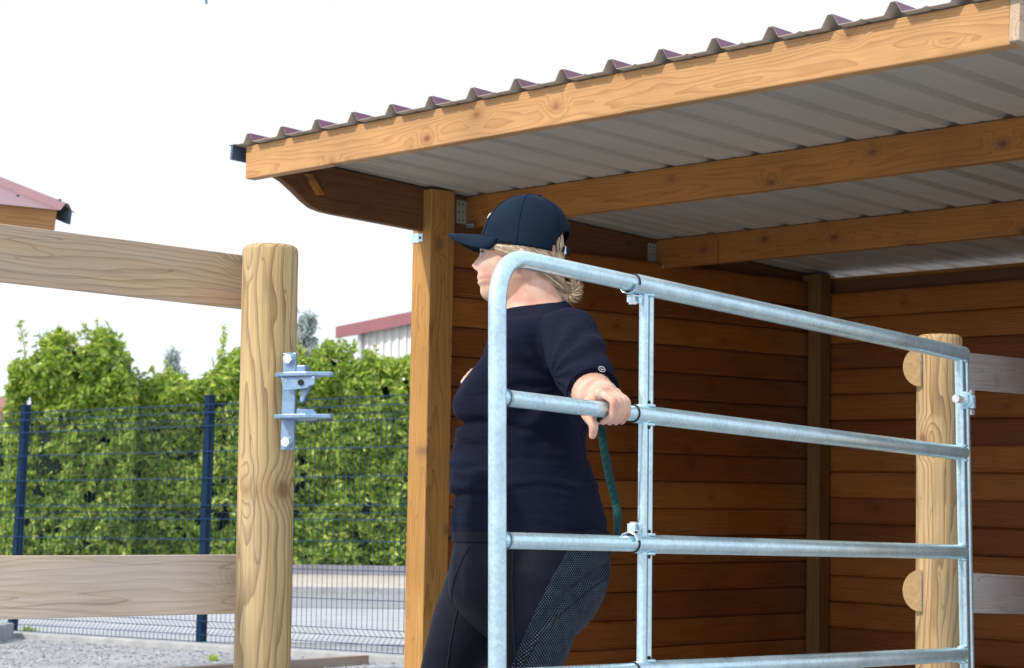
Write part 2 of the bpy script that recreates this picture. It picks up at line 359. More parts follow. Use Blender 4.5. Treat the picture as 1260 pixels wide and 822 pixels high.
for k in range(-2, 4):
    vb = MB(); hb = MB(); o0 = fd * fl * k - fn * .035
    nw = int(fl / .048)
    for i in range(1, nw):
        x = o0 + fd * (i * fl / nw)
        vb.tube([x + fn * (d) + Vector((0, 0, z)) for z, d in prof], .0021, 4, cap=False, smooth=False, ex=(1, 0, 0))
    for z, d in hz_:
        for dd in (0,):
            hb.tube([o0 + fn*d + Vector((0, 0, z)), o0 + fd*fl + fn*d + Vector((0, 0, z))], .0036, 4, cap=False, smooth=False)
    o = vb.build('mesh_panel', M_wire, fe, fix=False); o['kind'] = 'stuff'
    o2 = hb.build('cross_wire', M_wire, o, fix=False); o2['kind'] = 'stuff'

# ------------------------------------------------------------------ hedge and far things
HY = 43.0
b = MB(); b.box((-60, HY - .5, -.1), (70, HY - .25, .30)); tag(b.build('retaining_wall', M_wallg, bevel=.01), 'long low grey block wall under the laurel hedge', 'wall')
def fbm(x, y, s=1.0):
    return mnoise.fractal(Vector((x*s, y*s, 1.7)), 1.0, 2.0, 4)
def leaves(b_v, b_f, pts, nrm, ln, wd):
    n = len(pts)
    q = rng.normal(size=(n, 3)) * .75 + nrm; q /= np.linalg.norm(q, axis=1, keepdims=True)
    t = rng.normal(size=(n, 3)); t[:, 2] += .5; t -= q * (t * q).sum(1, keepdims=True); t /= np.linalg.norm(t, axis=1, keepdims=True)
    s = np.cross(q, t); L_ = (ln * rng.uniform(.7, 1.25, n))[:, None]; w_ = (wd * rng.uniform(.75, 1.2, n))[:, None]
    a = pts - t*L_*.5; m1 = pts - t*L_*.05 + s*w_*.5 + q*w_*.18; m2 = pts - t*L_*.05 - s*w_*.5 + q*w_*.18; e = pts + t*L_*.5 - q*L_*.12
    v = np.stack([a, m1, e, m2], 1).reshape(-1, 3)
    return v
def leafobj(name, pts, nrm, ln, wd, m_, parent):
    v = leaves(None, None, pts, nrm, ln, wd); n = len(pts)
    i = np.arange(n) * 4; f = np.stack([np.stack([i, i+1, i+2], 1), np.stack([i, i+2, i+3], 1)], 1).reshape(-1, 3)
    me = bpy.data.meshes.new(name); me.vertices.add(len(v)); me.vertices.foreach_set('co', v.ravel())
    me.loops.add(len(f)*3); me.loops.foreach_set('vertex_index', f.ravel().astype(np.int32))
    me.polygons.add(len(f)); me.polygons.foreach_set('loop_start', np.arange(len(f), dtype=np.int32)*3); me.polygons.foreach_set('loop_total', np.full(len(f), 3, np.int32))
    me.materials.append(m_); me.update(calc_edges=True); me.validate()
    o = link(name, me, parent); o['kind'] = 'stuff'; return o
def top_from_profile(prof_px, x, D):
    # prof_px: list of (px, py) outline; returns z at world x for depth D
    px = CX + FPX * x / D * 1.0
    xs = [p[0] for p in prof_px]; ys = [p[1] for p in prof_px]
    py = np.interp(px, xs, ys); hor = 670 + .014 * (px - 630)
    return HC + (hor - py) / FPX * D * .995
def hedge(name, x0, x1, D, prof_px, nleaf, label, seed, depth=2.4, zb=.25, young=.25, ln=.20, wd=.088):
    root = empty(name, ((x0 + x1)/2, D, 0)); tag(root, label, 'hedge'); off = Vector(root.location)
    r = np.random.default_rng(seed)
    # solid dark core blocks see-through, painted as the hedge's shaded inside
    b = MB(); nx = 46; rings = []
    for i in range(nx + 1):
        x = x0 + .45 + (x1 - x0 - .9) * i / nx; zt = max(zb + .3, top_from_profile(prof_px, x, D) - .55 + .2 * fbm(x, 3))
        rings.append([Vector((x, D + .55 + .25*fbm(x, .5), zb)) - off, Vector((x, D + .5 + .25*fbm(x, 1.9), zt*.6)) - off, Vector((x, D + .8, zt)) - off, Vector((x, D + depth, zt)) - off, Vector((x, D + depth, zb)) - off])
    b.loft(rings, smooth=False); b.build('dark_core', M_core, root)
    pts = []; nrm = []; yp = []; yn = []
    cand = nleaf
    xs = r.uniform(x0, x1, cand); us = r.random(cand); ds = r.random(cand)
    for x, u, dd in zip(xs, us, ds):
        ztop = top_from_profile(prof_px, x, D)
        z = zb + (ztop - zb) * (u ** .95) + .05
        cl = fbm(x, z, 1.15) * .55 + fbm(x + 9, z, 3.1) * .28        # clumps push in and out
        edge = min(x - x0, x1 - x)
        y = D + .25 - cl * .55 + dd * dd * .75
        tz = max(0, (z - (ztop - .7)) / .7); y += tz * tz * .5 + dd * tz * depth * .6
        gap = fbm(x + 31, z + 5, 2.6)
        if gap < -.48 and dd < .85: continue
        if tz > .55 and fbm(x*1.0 + 4, 7, 2.2) + .2 < (tz - .55) * 1.3 : continue
        n = (0.0, -1.0 + tz*.5, .35 + tz)
        if tz > .1 and r.random() < young + tz*.4 or r.random() < .14: yp.append((x, y, z)); yn.append(n)
        else: pts.append((x, y, z)); nrm.append(n)
    # upright shoots that break the outline
    stems = MB()
    for k in range(int((x1 - x0) * 5)):
        x = r.uniform(x0 + .1, x1 - .1); zt = top_from_profile(prof_px, x, D) - .35; h = r.uniform(.2, .75) * (1.2 if r.random() < .2 else .7); lx = r.uniform(-.25, .25)
        y = D + .5 + r.uniform(0, .8)
        stems.tube([Vector((x, y, zt - .3)) - off, Vector((x + lx*.5, y, zt + h*.5)) - off, Vector((x + lx, y, zt + h)) - off], [.012, .009, .004], 4, cap=False)
        for j in range(int(h * 30) + 6):
            tt = r.random(); yp.append((x + lx*tt + r.normal()*.085*(1.25-tt), y + r.normal()*.08, zt + h*tt + r.normal()*.03)); yn.append((r.normal()*.5, -.7, .6))
    stems.build('shoot_stems', M_bark, root)['kind'] = 'stuff'
    o_ = np.array(off)
    leafobj('foliage', np.array(pts) - o_, np.array(nrm), ln, wd, M_leaf, root)
    leafobj('young_foliage', np.array(yp) - o_, np.array(yn), ln*.9, wd*.85, M_leaf2, root)
    return root
def X(px, D): return (px - CX) / FPX * D
hedge('laurel_hedge', X(30, HY), X(760, HY), HY, [(30, 480), (120, 470), (160, 452), (200, 450), (235, 448), (262, 424), (290, 416), (340, 424), (372, 418), (395, 412), (430, 420), (455, 432), (480, 438), (500, 428), (560, 430), (760, 440)], 78000,
      'long leafy green laurel hedge standing behind the blue wire fence', 3)
hedge('laurel_bush', X(8, HY), X(165, HY), HY - .55, [(8, 420), (16, 418), (30, 425), (45, 400), (70, 402), (90, 394), (110, 388), (130, 394), (142, 418), (152, 445), (165, 470)], 21000,
      'tallest rounded laurel bush at the left end of the hedge, rising above the rest', 5, depth=2.2)
hedge('laurel_side_hedge', X(-420, HY), X(12, HY), HY + 3.0, [(-420, 520), (-30, 512), (12, 506)], 16000,
      'lower darker hedge beyond the left blue fence post at the picture edge', 6, depth=1.8)

def conifer(px, pytop, D, h, w, label, seed, dens=5200):
    c = P(px, pytop, D); root = empty('conifer_tree', (c.x, D, 0)); tag(root, label, 'tree')
    b = MB(); b.tube([(0, 0, 0), (0, 0, c.z - .1)], [.22, .03], 8); b.build('trunk', M_bark, root)
    r = np.random.default_rng(seed); pts = []; nr = []
    br = MB()
    for k in range(70):
        z = c.z - h * (k / 70.0) ** .9; L_ = w * (.08 + (k / 70.0)) * r.uniform(.6, 1.15); a = r.uniform(0, 2*PI)
        d = np.array([math.cos(a), math.sin(a), .12]); br.tube([(0, 0, z), tuple(np.array((0, 0, z)) + d*L_)], [.02, .006], 4, cap=False)
        for j in range(int(dens / 70)):
            t = r.random() ** .7; p = np.array((0, 0, z)) + d*L_*t + r.normal(size=3)*(.07 + .10*(1 - t)); pts.append(p); nr.append((d[0], d[1], .5))
    br.build('limbs', M_bark, root)['kind'] = 'stuff'
    o = leafobj('crown', np.array(pts), np.array(nr), .30, .07, M_conif, root); return root
conifer(378, 392, 62, 5.0, 1.3, 'blue green conifer tip showing just right of the round gate post', 12)
conifer(213, 436, 95, 4.5, 1.5, 'faint pale conifer rising above the middle dip of the hedge', 13)

# red roofed building beyond the hedge
M_pinkroof = simple('red_fascia_paint', (.30, .12, .135), rough=.45, var=.1, scale=1)
M_clad = simple('white_cladding', (.74, .76, .74), rough=.5, var=.05)
M_pink = simple('pink_render', (.62, .42, .36), rough=.85, var=.1, scale=2)
D = 60.0
A = P(413, 402, D - 2.0); Bp = P(507, 383, D - 4.0); dirr = (Bp - A); Cn = A + dirr * 4.2
bd = empty('clad_building', (A.x, A.y, 0)); tag(bd, 'white ribbed metal building with a dark pink roof edge beyond the hedge', 'building'); oo = Vector((A.x, A.y, 0))
b = MB()
hh = .34
b.prism([A - oo, Cn - oo, Cn - oo - Vector((0, 0, hh)), A - oo - Vector((0, 0, hh))], Vector((.3, 10, 1.2))); b.build('roof', M_pinkroof, bd)
b = MB(); w0 = P(451, 420, D); wd_ = Vector((dirr.x, dirr.y, 0)).normalized(); n_ = 75
prof_ = []
for i in range(n_):
    x = i * .30
    for dx_, dy_ in ((0, 0), (.06, .07), (.16, .07), (.22, 0)):
        prof_.append(Vector((w0.x, w0.y - 2.3, 0)) - oo + wd_ * (x + dx_) + Vector((0, dy_, 0)))
top = lambda p: A.z - hh + .05 + (p.x) * dirr.z / dirr.x
vs = [p for p in prof_] + [Vector((p.x, p.y, top(p))) for p in prof_]; n2 = len(prof_)
b.add(vs, [(i, i+1, n2+i+1, n2+i) for i in range(n2-1)]); b.build('wall_cladding', M_clad, bd)
b = MB(); s0 = prof_[0]; b.box((s0.x - .08, s0.y - .1, 0), (s0.x + .02, s0.y + 9, top(s0) + .1)); b.build('corner_trim', M_clad, bd)
# pink building at the left edge
p0 = P(-120, 506, 70); p1 = P(7, 506, 70)
b = MB(); hs = empty('pink_house', ((p0.x + p1.x)/2, 70, 0)); tag(hs, 'pale pink rendered house just visible at the left picture edge', 'house')
hw_ = (p1.x - p0.x)/2; b.box((-hw_, 0, 0), (hw_, 7, p0.z)); b.build('wall', M_pink, hs)
b = MB(); b.prism([(-hw_ - .3, -.3, p0.z), (hw_ + .25, -.3, p0.z), (0, -.3, p0.z + 1.0)], (0, 7.6, 0)); b.build('roof', simple('clay_tile', (.40, .18, .10), var=.2), hs)
for i in range(3):
    x = hw_ - 1.3 - i * 1.9
    b = MB(); b.box((x - .4, -.04, 2.2), (x + .4, .02, 3.4)); w_ = b.build('window', M_clad, hs)
    b = MB(); b.box((x - .34, -.055, 2.26), (x + .34, -.045, 3.34)); b.build('pane', simple('far_glass', (.10, .13, .16), rough=.1), w_)

# ------------------------------------------------------------------ horse shelter
RS = Matrix(((0.6705, -0.0174, 0.7417), (-0.0444, 0.997, 0.0635), (-0.7406, -0.0755, 0.6677)))
OC = Vector((-.3153, -.5856, 8.0))
# local axes r (x), s (y), u (z)
ex = MW @ (RS @ Vector((1, 0, 0))); ey = MW @ (RS @ Vector((0, 0, 1))); ez = MW @ (RS @ Vector((0, -1, 0)))
MS = Matrix((ex, ey, ez)).transposed().to_4x4(); MS.translation = MW @ OC + Vector((0, 0, HC))
shed = empty('horse_shelter', M=MS); tag(shed, 'open timber horse shelter with brown board walls and ribbed metal roof on the right', 'shelter')
KR = .0578; SA = -.868; WR = 3.26; CB = 2.375; FL = -MS.translation.z - .03
print('shed origin', MS.translation, 'floor u', FL)
def roofu(s): return -KR * s
def tb(name, p0, p1, w, h, m_, up=Vector((0, 0, 1)), bevel=.003, parent=None): return timber(name, p0, p1, w, h, m_, parent or shed, up, bevel)
FH = .122
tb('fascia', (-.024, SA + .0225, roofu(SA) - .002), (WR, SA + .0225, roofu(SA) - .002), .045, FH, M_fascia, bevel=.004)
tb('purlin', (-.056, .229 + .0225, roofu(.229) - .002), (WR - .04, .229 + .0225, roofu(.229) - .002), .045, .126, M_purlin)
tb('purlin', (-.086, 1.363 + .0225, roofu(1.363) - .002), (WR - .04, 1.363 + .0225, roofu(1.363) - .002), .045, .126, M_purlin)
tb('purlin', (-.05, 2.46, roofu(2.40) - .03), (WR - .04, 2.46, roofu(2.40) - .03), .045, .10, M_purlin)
# rafters with the scrolled nose: outline in (s, u)
def rafter(r0, r1, skew=0.0):
    pts = []
    s1 = 2.52
    low = [(SA + .047, -.012), (-.79, -.03), (-.74, -.040), (-.69, -.058), (-.64, -.088), (-.59, -.122), (-.55, -.143), (-.50, -.153), (-.45, -.157)]
    pts += [(s1, roofu(s1) - .004), (SA + .047, roofu(SA + .047) - .004)]
    pts += low + [(-.03, -.1755), (s1, roofu(s1) - .004 - .172)]
    b = MB(); ln_ = [Vector((s, 0, u)) for s, u in pts]
    # local object: X along s so that the grain follows the rafter
    Mx = Matrix(((0, 1, 0), (1, 0, 0), (0, 0, 1))).to_4x4()
    b.prism([Vector((s, 0, u)) for s, u in pts], (0, r1 - r0, 0))
    Mx = Matrix.Translation((r0, 0, 0)) @ Matrix.Rotation(skew, 4, 'Z') @ Matrix(((0, 1, 0, 0), (1, 0, 0, 0), (0, 0, 1, 0), (0, 0, 0, 1)))
    return b.build('rafter', M_beam, shed, Mx, .003)
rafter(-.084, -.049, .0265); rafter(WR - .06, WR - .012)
# posts
def post(r0, r1, s0, s1, ut, name='post', m_=M_shpost, hole=False):
    b = MB(); cx_, cy_ = (r0 + r1)/2, (s0 + s1)/2; w, d = (r1 - r0)/2, (s1 - s0)/2
    b.box((-w, -d, FL - ut - .1), (w, d, 0)); o = b.build(name, m_, shed, Matrix.Translation((cx_, cy_, ut)), .004); return o
post(-.113, 0, 0, .122, -.012)
post(WR - .11, WR, 0, .122, -.012)
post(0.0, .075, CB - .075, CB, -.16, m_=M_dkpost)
post(-.113, 0, 2.395, 2.5, -.15)
# square end block peeping under the fascia
b = MB(); b.prism([(-.012, -.600, -.022), (-.012, -.572, -.022), (-.012, -.512, -.092), (-.012, -.536, -.097)], (-.030, 0, 0)); b.build('cleat', M_purlin, shed, bevel=.002)
tb('rake_board', (WR + .0155, SA, roofu(SA) - .003), (WR + .0155, 2.5, roofu(2.5) - .003), .030, .115, M_rail)
# boards: half log profile
def board_mesh(name, L_, h=.1192, t=.017):
    b = MB(); pr = [(-.001, 0), (-t*.62, .0035), (-t*.90, h*.12), (-t, h*.35), (-t, h*.65), (-t*.90, h*.88), (-t*.62, h - .0035), (-.001, h), (.006, h), (.006, h - .012), (.016, h - .012), (.016, -.0125), (.006, -.0125), (.006, 0)]
    b.loft([[Vector((0, y, z)) for y, z in pr], [Vector((L_, y, z)) for y, z in pr]], smooth=False)
    me = b.mesh(name, [M_board])
    bm = bmesh.new(); bm.from_mesh(me); bmesh.ops.recalc_face_normals(bm, faces=bm.faces); bm.to_mesh(me); bm.free(); return me
me_side = board_mesh('board_side', CB - .10); me_back = board_mesh('board_back', WR - .05)
nb = 19; pitch = .1195; u0 = -.544 + 3*pitch
# side wall: bulge faces +r.  back wall: bulge faces -s
for k in range(nb):
    u = u0 - pitch * (k + 1)
    if u < FL - .05: break
    if k == 0: pass
    tt = (random.uniform(-.001, .001), random.uniform(-.002, .002))
    Mx = Matrix(((0, -1, 0, -.060 + tt[0]), (1, 0, 0, .123), (0, 0, 1, u), (0, 0, 0, 1)))
    Mx = Matrix.Translation((-.058 + tt[0], .123, u)) @ Matrix(((0, -1, 0), (1, 0, 0), (0, 0, 1))).to_4x4()
    link('wall_board', me_side, shed, Mx)
    link('wall_board', me_side, shed, Matrix.Translation((WR - .02, CB + .023, u)) @ Matrix(((0, 1, 0), (-1, 0, 0), (0, 0, 1))).to_4x4())
    ub = u - .06
    link('wall_board', me_back, shed, Matrix.Translation((.02, CB + .028 + tt[0], ub + tt[1])))
tb('dark_gap_board', (-.05, CB + .05, roofu(CB) - .055), (WR, CB + .05, roofu(CB) - .055), .02, .16, M_beam)  # dark board set back, stands in for the shaded gap under the roof
# galvanised brackets
b = MB(); b.box((-.118, -.0035, -.222), (-.070, -.0005, -.184)); b.box((-.1165, -.003, -.222), (-.1135, .05, -.184)); 
bk = b.build('bracket', M_zinc, shed, bevel=.001)
b = MB(); b.box((-.070, -.0035, -.219), (-.048, -.0005, -.187)); b.tube([(-.062, -.005, -.203), (-.062, 0.0, -.203)], .006, 10, mi=1); b.build('bracket_tab', [M_zinc, M_hole], bk, bevel=.001)
for s_ in (.229, 1.363):
    rb_ = -.049 - .0265*s_ + .0585 + .001
    b = MB(); b.box((-.0585, s_ - .055, roofu(s_) - .115), (-.0565, s_ - .002, roofu(s_) - .02))
    b.box((-.0585, s_ - .003, roofu(s_) - .130), (-.012, s_ - .0005, roofu(s_) - .115))
    for i in range(3):
        for j in range(2): b.tube([(-.0568, s_ - .042 + j*.022, roofu(s_) - .10 + i*.032), (-.0555, s_ - .042 + j*.022, roofu(s_) - .10 + i*.032)], .0035, 8, mi=1)
    b.build('joist_hanger', [M_zinc, M_hole], shed, Matrix.Translation((rb_, 0, 0)))
b = MB(); b.box((.275, 1.363 - .012, roofu(1.363) - .122), (.287, 1.363 - .0005, roofu(1.363) - .03)); b.build('joint_strap', M_purlin, shed)
# ribbed roof sheet, crests every 207 mm
def roof_sheet(r0, r1, s0, s1, first, pitch_, parent, un, top_m=M_rooftop, und=M_roofund, name='roof_sheet', hh=.032, bw=.029, tw=.008, skew=0.0):
    xs = [r0]; zs = [0.0]
    c = first
    while c - bw < r0: 
        if c + bw > r0: break
        c += pitch_
    pr = []
    while c < r1 + bw:
        pr += [(c - bw, 0), (c - tw, hh), (c + tw, hh), (c + bw, 0)]
        if c + pitch_*.5 < r1: pr += [(c + pitch_*.5 - .012, 0), (c + pitch_*.5, .004), (c + pitch_*.5 + .012, 0)]
        c += pitch_
    pr = [p for p in pr if r0 < p[0] < r1]; pr = [(r0, 0)] + pr + [(r1, 0)]
    for kk, (mi, off) in enumerate(((0, .0012), (1, 0.0))):
        pass
    b = MB(); n = len(pr); ns = 2
    def row(s, off): return [Vector((r, s, un(s) + z + off)) for r, z in pr]
    A_, B_ = row(s0, 0), row(s1, 0); C_, D_ = row(s0, .0014), row(s1, .0014)
    b.add(A_ + B_, [(i, n+i, n+i+1, i+1) for i in range(n-1)], 1)
    b.add(C_ + D_, [(i, i+1, n+i+1, n+i) for i in range(n-1)], 0)
    b.add(A_ + C_, [(i, i+1, n+i+1, n+i) for i in range(n-1)], 1)
    b.add(B_ + D_, [(i, n+i, n+i+1, i+1) for i in range(n-1)], 1)
    if skew: b.v = [(x + (skew*(y - s0) if i_ % n == 0 else 0), y, z) for i_, (x, y, z) in enumerate(b.v)]
    return b.build(name, [top_m, und], parent, fix=False)
roof_sheet(-.066, WR + .06, -.897, 2.72, .030, .2068, shed, lambda s: roofu(s) + .001, skew=-.0265)
b = MB(); b.box((-.075, -.93, roofu(-.93) - .045), (-.060, 2.7, roofu(-.93) + .012), M=None); 
Mt = Matrix.Rotation(-math.atan(KR), 4, 'X')
b = MB(); b.box((-.008, 0, -.052), (.004, 3.62, .001)); b.box((-.022, 0, .001), (.022, 3.62, .0035))
b.build('verge_flashing', M_flash, shed, Mt @ Matrix.Translation((-.066, -.901, 0)) @ Matrix.Rotation(.0265, 4, 'Z'))
b = MB()                                                        # roof screws on the crests
for s_ in (.25, 1.385, 2.46):
    for i in range(16):
        c = .030 + .2068 * i
        if c > WR: break
        b.tube([(c, s_, roofu(s_) + .037), (c, s_, roofu(s_) + .044)], .007, 6)
o = b.build('roof_screws', M_rooftop, shed); o['kind'] = 'stuff'

# ---- neighbouring shelter top left
Mn = Matrix.Identity(4)
cn = P(72, 257, 9.6); el = Vector((-.85, -.53, 0)).normalized(); vb_ = Vector((-.53, .85, .27)).normalized()
vb_ = (vb_ - el * vb_.dot(el)).normalized(); uz = el.cross(vb_); 
if uz.z < 0: uz = -uz
# axes: x towards the right end (-el), y up the slope, z normal
nx_ = -el; ny_ = vb_; nz_ = nx_.cross(ny_)
if nz_.z < 0: nz_ = -nz_; 
MN = Matrix((nx_, ny_, nz_)).transposed().to_4x4(); MN.translation = cn
ns = empty('neighbour_shelter', M=MN); tag(ns, 'corner of a second timber shelter with pinkish ribbed roof behind the top rail', 'shelter')
M_roofpink = simple('pink_roof_coating', (.24, .11, .13), rough=.35, var=.12, scale=3)
roof_sheet(-3.0, .055, -.06, 2.6, .018, .2068, ns, lambda s: 0.0, top_m=M_roofpink, hh=.034)
timber('fascia', (-3.0, -.005, -.002), (-.015, -.005, -.002), .045, .15, M_fascia, ns, bevel=.003)
b = MB(); b.box((.030, -.065, -.062), (.045, 2.6, -.003)); b.box((.03, -.065, -.004), (.062, 2.6, -.0015)); b.build('verge_flashing', M_flash, ns)
timber('rafter', (-.035, .02, -.004), (-.035, 2.5, -.004), .04, .16, M_beam, ns)
dn = (MN.to_3x3().transposed() @ Vector((0, 0, -1)))
for yy in (.9, 2.4):
    b = MB(); p = Vector((-1.6, yy, -.1)); b.tube([p, p + dn * 3.0], .06, 4, smooth=False, ex=(1, 0, 0)); b.build('post', M_beam, ns)
b = MB()
for i, c in enumerate([.018 - .2068*k for k in range(14)]): b.tube([(c, .05, .034), (c, .05, .043)], .008, 6)
o = b.build('roof_screws', M_flash, ns); o['kind'] = 'stuff'

# ------------------------------------------------------------------ round posts, rails, gate
def round_post(name, pt, pb, Y, R, label, group, lx=0):
    t_ = P(pt[0], pt[1], Y); b_ = P(pb[0], pb[1], Y); ax = (t_ - b_).normalized(); L_ = t_.z / ax.z + .15
    y = ax.cross(Vector((1, 0, 0))).normalized(); x = y.cross(ax)
    Mx = Matrix((x, y, ax)).transposed().to_4x4(); Mx.translation = t_
    n = 40; rings = []
    for z, rr in ((-L_, R), (-.9, R), (-.35, R), (-.012, R), (-.004, R - .003), (0, R - .009)):
        rings.append([Vector((rr*math.cos(2*PI*k/n), rr*math.sin(2*PI*k/n), z + .0)) for k in range(n)])
    b = MB(); b.loft(rings); root = b.build(name, M_post, None, Mx); tag(root, label, 'post', group); return root, Mx
pl, MPL = round_post('round_post', (333, 303), (322.5, 822), 4.46, .0615, 'thick round pine post carrying the latch, between the left rails and the gate', 'round fence posts')
pr_, MPR = round_post('round_post', (1156, 413), (1155, 822), 5.80, .0645, 'round pine post behind the hinge end of the gate', 'round fence posts')
def half_rail(p0, p1, wid, name, label, group, mt=None):
    """half round rail: flat face towards the camera, round back"""
    p0 = Vector(p0); p1 = Vector(p1); x = (p1 - p0).normalized(); z = Vector((0, 0, 1)); z = (z - x*z.dot(x)).normalized(); y = z.cross(x)
    Mx = Matrix((x, y, z)).transposed().to_4x4(); Mx.translation = p0; L_ = (p1 - p0).length; R = wid/2
    n = 14; pr = [Vector((0, R*math.sin(PI*k/n)*.95, R*math.cos(PI*k/n))) for k in range(n+1)]
    b = MB(); b.loft([[p for p in pr], [p + Vector((L_, 0, 0)) for p in pr]], smooth=False, cap=False)
    b.add(pr, [tuple(range(n+1))], 1); b.add([p + Vector((L_, 0, 0)) for p in pr], [tuple(range(n+1))], 1)
    o = b.build(name, [mt or M_rail, M_endgrain], None, Mx, .0025); tag(o, label, 'fence rail', group); return o
g_ = 'half round fence rails'
def lrail(yA, yB, YA, YB, wid, label):
    half_rail(P(-0, yA, YA) * 1.0 + (P(0, yA, YA) - P(310, yB, YB)).normalized() * 1.6, P(310, yB, YB), wid, 'fence_rail', label, g_, M_raill if yA > 500 else M_rail)
lrail(311, 348.5, 4.20, 4.57, .124, 'weathered grey upper fence rail left of the latch post')
lrail(723, 718.5, 4.20, 4.57, .131, 'pale lower fence rail left of the latch post, above the gravel')
def rrail(cx0, cyL, cyR, wid, label):
    a = P(cx0 + 7, cyL, 5.74); c = P(1260, cyR, 6.40); a.y += .02
    half_rail(a, c + (c - a).normalized() * 1.8, wid, 'fence_rail', label, g_, M_railp)
rrail(1127, 450.5, 463, .112, 'grey upper fence rail running right from behind the gate hinge')
rrail(1128, 727, 732.5, .118, 'pale lower fence rail running right from behind the gate')

# gate
GL, GRt = 3.95, 5.62
def gp(px, py):                          # point of the gate plane seen at a pixel (Y interpolated on the plane line)
    a = P(612, 600, GL); c = P(1183, 600, GRt); n = Vector((c.y - a.y, -(c.x - a.x), 0))
    d = MW @ Vector(((px - CX)/FPX, (py - CY)/FPX, 1.0)); o = Vector((0, 0, HC))
    return o + d * ((a - o).dot(n) / d.dot(n))
gt = empty('metal_gate', (gp(612, 800).x, gp(612, 800).y, 0)); go = Vector(gt.location)
tag(gt, 'galvanised tubular metal gate with sliding rails, held open by the person', 'gate')
gdir = (gp(1183, 600) - gp(612, 600)); gdir.z = 0; gdir.normalize(); gnrm = Vector((gdir.y, -gdir.x, 0))   # towards camera
def lg(p): return p - go
yb = {1: (312.5, 435.5), 2: (488.5, 557.5), 3: (664.8, 679.3), 4: (834, 805.5), 5: (1003, 925)}
def bar(k, px):
    a, c = yb[k]; A_ = gp(612, a); C_ = gp(1183, c); d = C_ - A_
    Q_ = gp(px, a); t = (Q_ - A_).dot(Vector((d.x, d.y, 0))) / (d.x**2 + d.y**2); return A_ + d * t
RSm, RBig = .0180, .0215
# inner frame: upright, bend and sliding top rail in one tube
ptsf = [gp(612, 1040), gp(612, 900), gp(612, 700), gp(612, 420)]
c0 = gp(612, 372); c1 = bar(1, 652)
ctrl = bar(1, 614); ctrl = Vector((ctrl.x, ctrl.y, ctrl.z + .004))
for i in range(11):
    t = i/10; ptsf.append(c0*(1-t)**2 + ctrl*2*t*(1-t) + c1*t*t)
ptsf += [bar(1, 700), bar(1, 782)]
b = MB(); b.tube([lg(p) for p in ptsf], RSm, 22); b.build('bent_frame_tube', M_zinc, gt)
for k in (2, 3, 4, 5):
    b = MB(); e = 615
    b.tube([lg(bar(k, e)), lg(bar(k, 784))], RSm*.93, 18)
    b.build('sliding_rail', M_zinc, gt)
    b = MB(); p = lg(bar(k, 622.5)); b.tube([p - gdir*.004, p + gdir*.005], [RSm*1.08, RSm*.96], 18, cap=False); b.build('weld_bead', M_zinc, gt)
for k in (1, 2, 3, 4, 5):
    R = RBig if k == 1 else RBig * .93
    a, c = lg(bar(k, 779)), lg(bar(k, 1184)); rings = MB()
    rings.tube([a, c], R, 22, cap=False)
    rings.tube([a, a + gdir*.03], R - .0022, 22, cap=False, mi=0)
    n = 22
    o = rings.build('outer_rail', M_zinc, gt, fix=False)
    b = MB(); b.tube([a - gdir*.0012, a + gdir*.0015], R*.985, 22, mi=0); b.build('tube_mouth', M_hole, o)
    b = MB(); b.tube([c - gdir*.004, c + gdir*.003], [R, R*.86], 22); b.build('rail_end_cap', M_zinc, o)
# uprights: rolled open box profile, groove towards the left
def upright(px, ktop, drop=0.0, wa=.040, wb=.020, name='upright', leanx=0.0):
    A_ = lg(bar(1, px)) - Vector((0, 0, .014)); base = Vector((A_.x, A_.y, .10)); base += gdir * leanx
    x, y = gdir, gnrm
    # rounded outline, a groove in the middle of the camera face
    r = .007; hw, hd = wa/2, wb/2; out = []
    def arc(cx_, cy_, a0, a1, rr):
        for i in range(5):
            t = a0 + (a1 - a0)*i/4; out.append((cx_ + rr*math.cos(t), cy_ + rr*math.sin(t)))
    arc(hw - r*1.5, hd - r*1.5, 0, PI/2, r*1.5)
    out.extend([(.0035, hd), (.002, hd - .004), (-.002, hd - .004), (-.0035, hd)])
    arc(-hw + r, hd - r, PI/2, PI, r)
    arc(-hw + r, -hd + r, PI, 1.5*PI, r)
    arc(hw - r, -hd + r, 1.5*PI, 2*PI, r)
    rings = [[c + x*u + y*v for u, v in out] for c in (base, A_)]
    b = MB(); b.loft(rings, smooth=False); o = b.build(name, M_zinc, gt)
    for f in o.data.polygons: f.use_smooth = True
    return o
um = upright(796.5, 1, leanx=.0); ue = upright(1182.5, 1, wa=.056, leanx=.026, wb=.024)
# weld collars and slot holes at the crossings
for px in (797, 1183):
    for k in (1, 2, 3, 4):
        c = lg(bar(k, px))
        for sgn in (-1, 1):
            if k == 1 and sgn == 1: continue
            w = []; b = MB()
            for i in range(13):
                a = 2*PI*i/12; w.append(c + Vector((0, 0, sgn*(RBig - .001))) + gdir*.015*math.cos(a) + gnrm*(.004 + .010*math.sin(a)))
            b.tube(w, .0032, 6); b.build('weld_bead', M_zinc, gt)
        if k in (2, 3, 4) and px == 797 or k == 1 and px == 1183:
            for sgn in ((-1, 1) if k != 1 else (-1,)):
                b = MB()
                q = c + Vector((0, 0, sgn*(RBig + .0045))) - gdir*.0095 + gnrm*.0100
                b.tube([q - gnrm*.003, q + gnrm*.0012], .0048, 12); b.build('drain_hole', M_hole, gt)
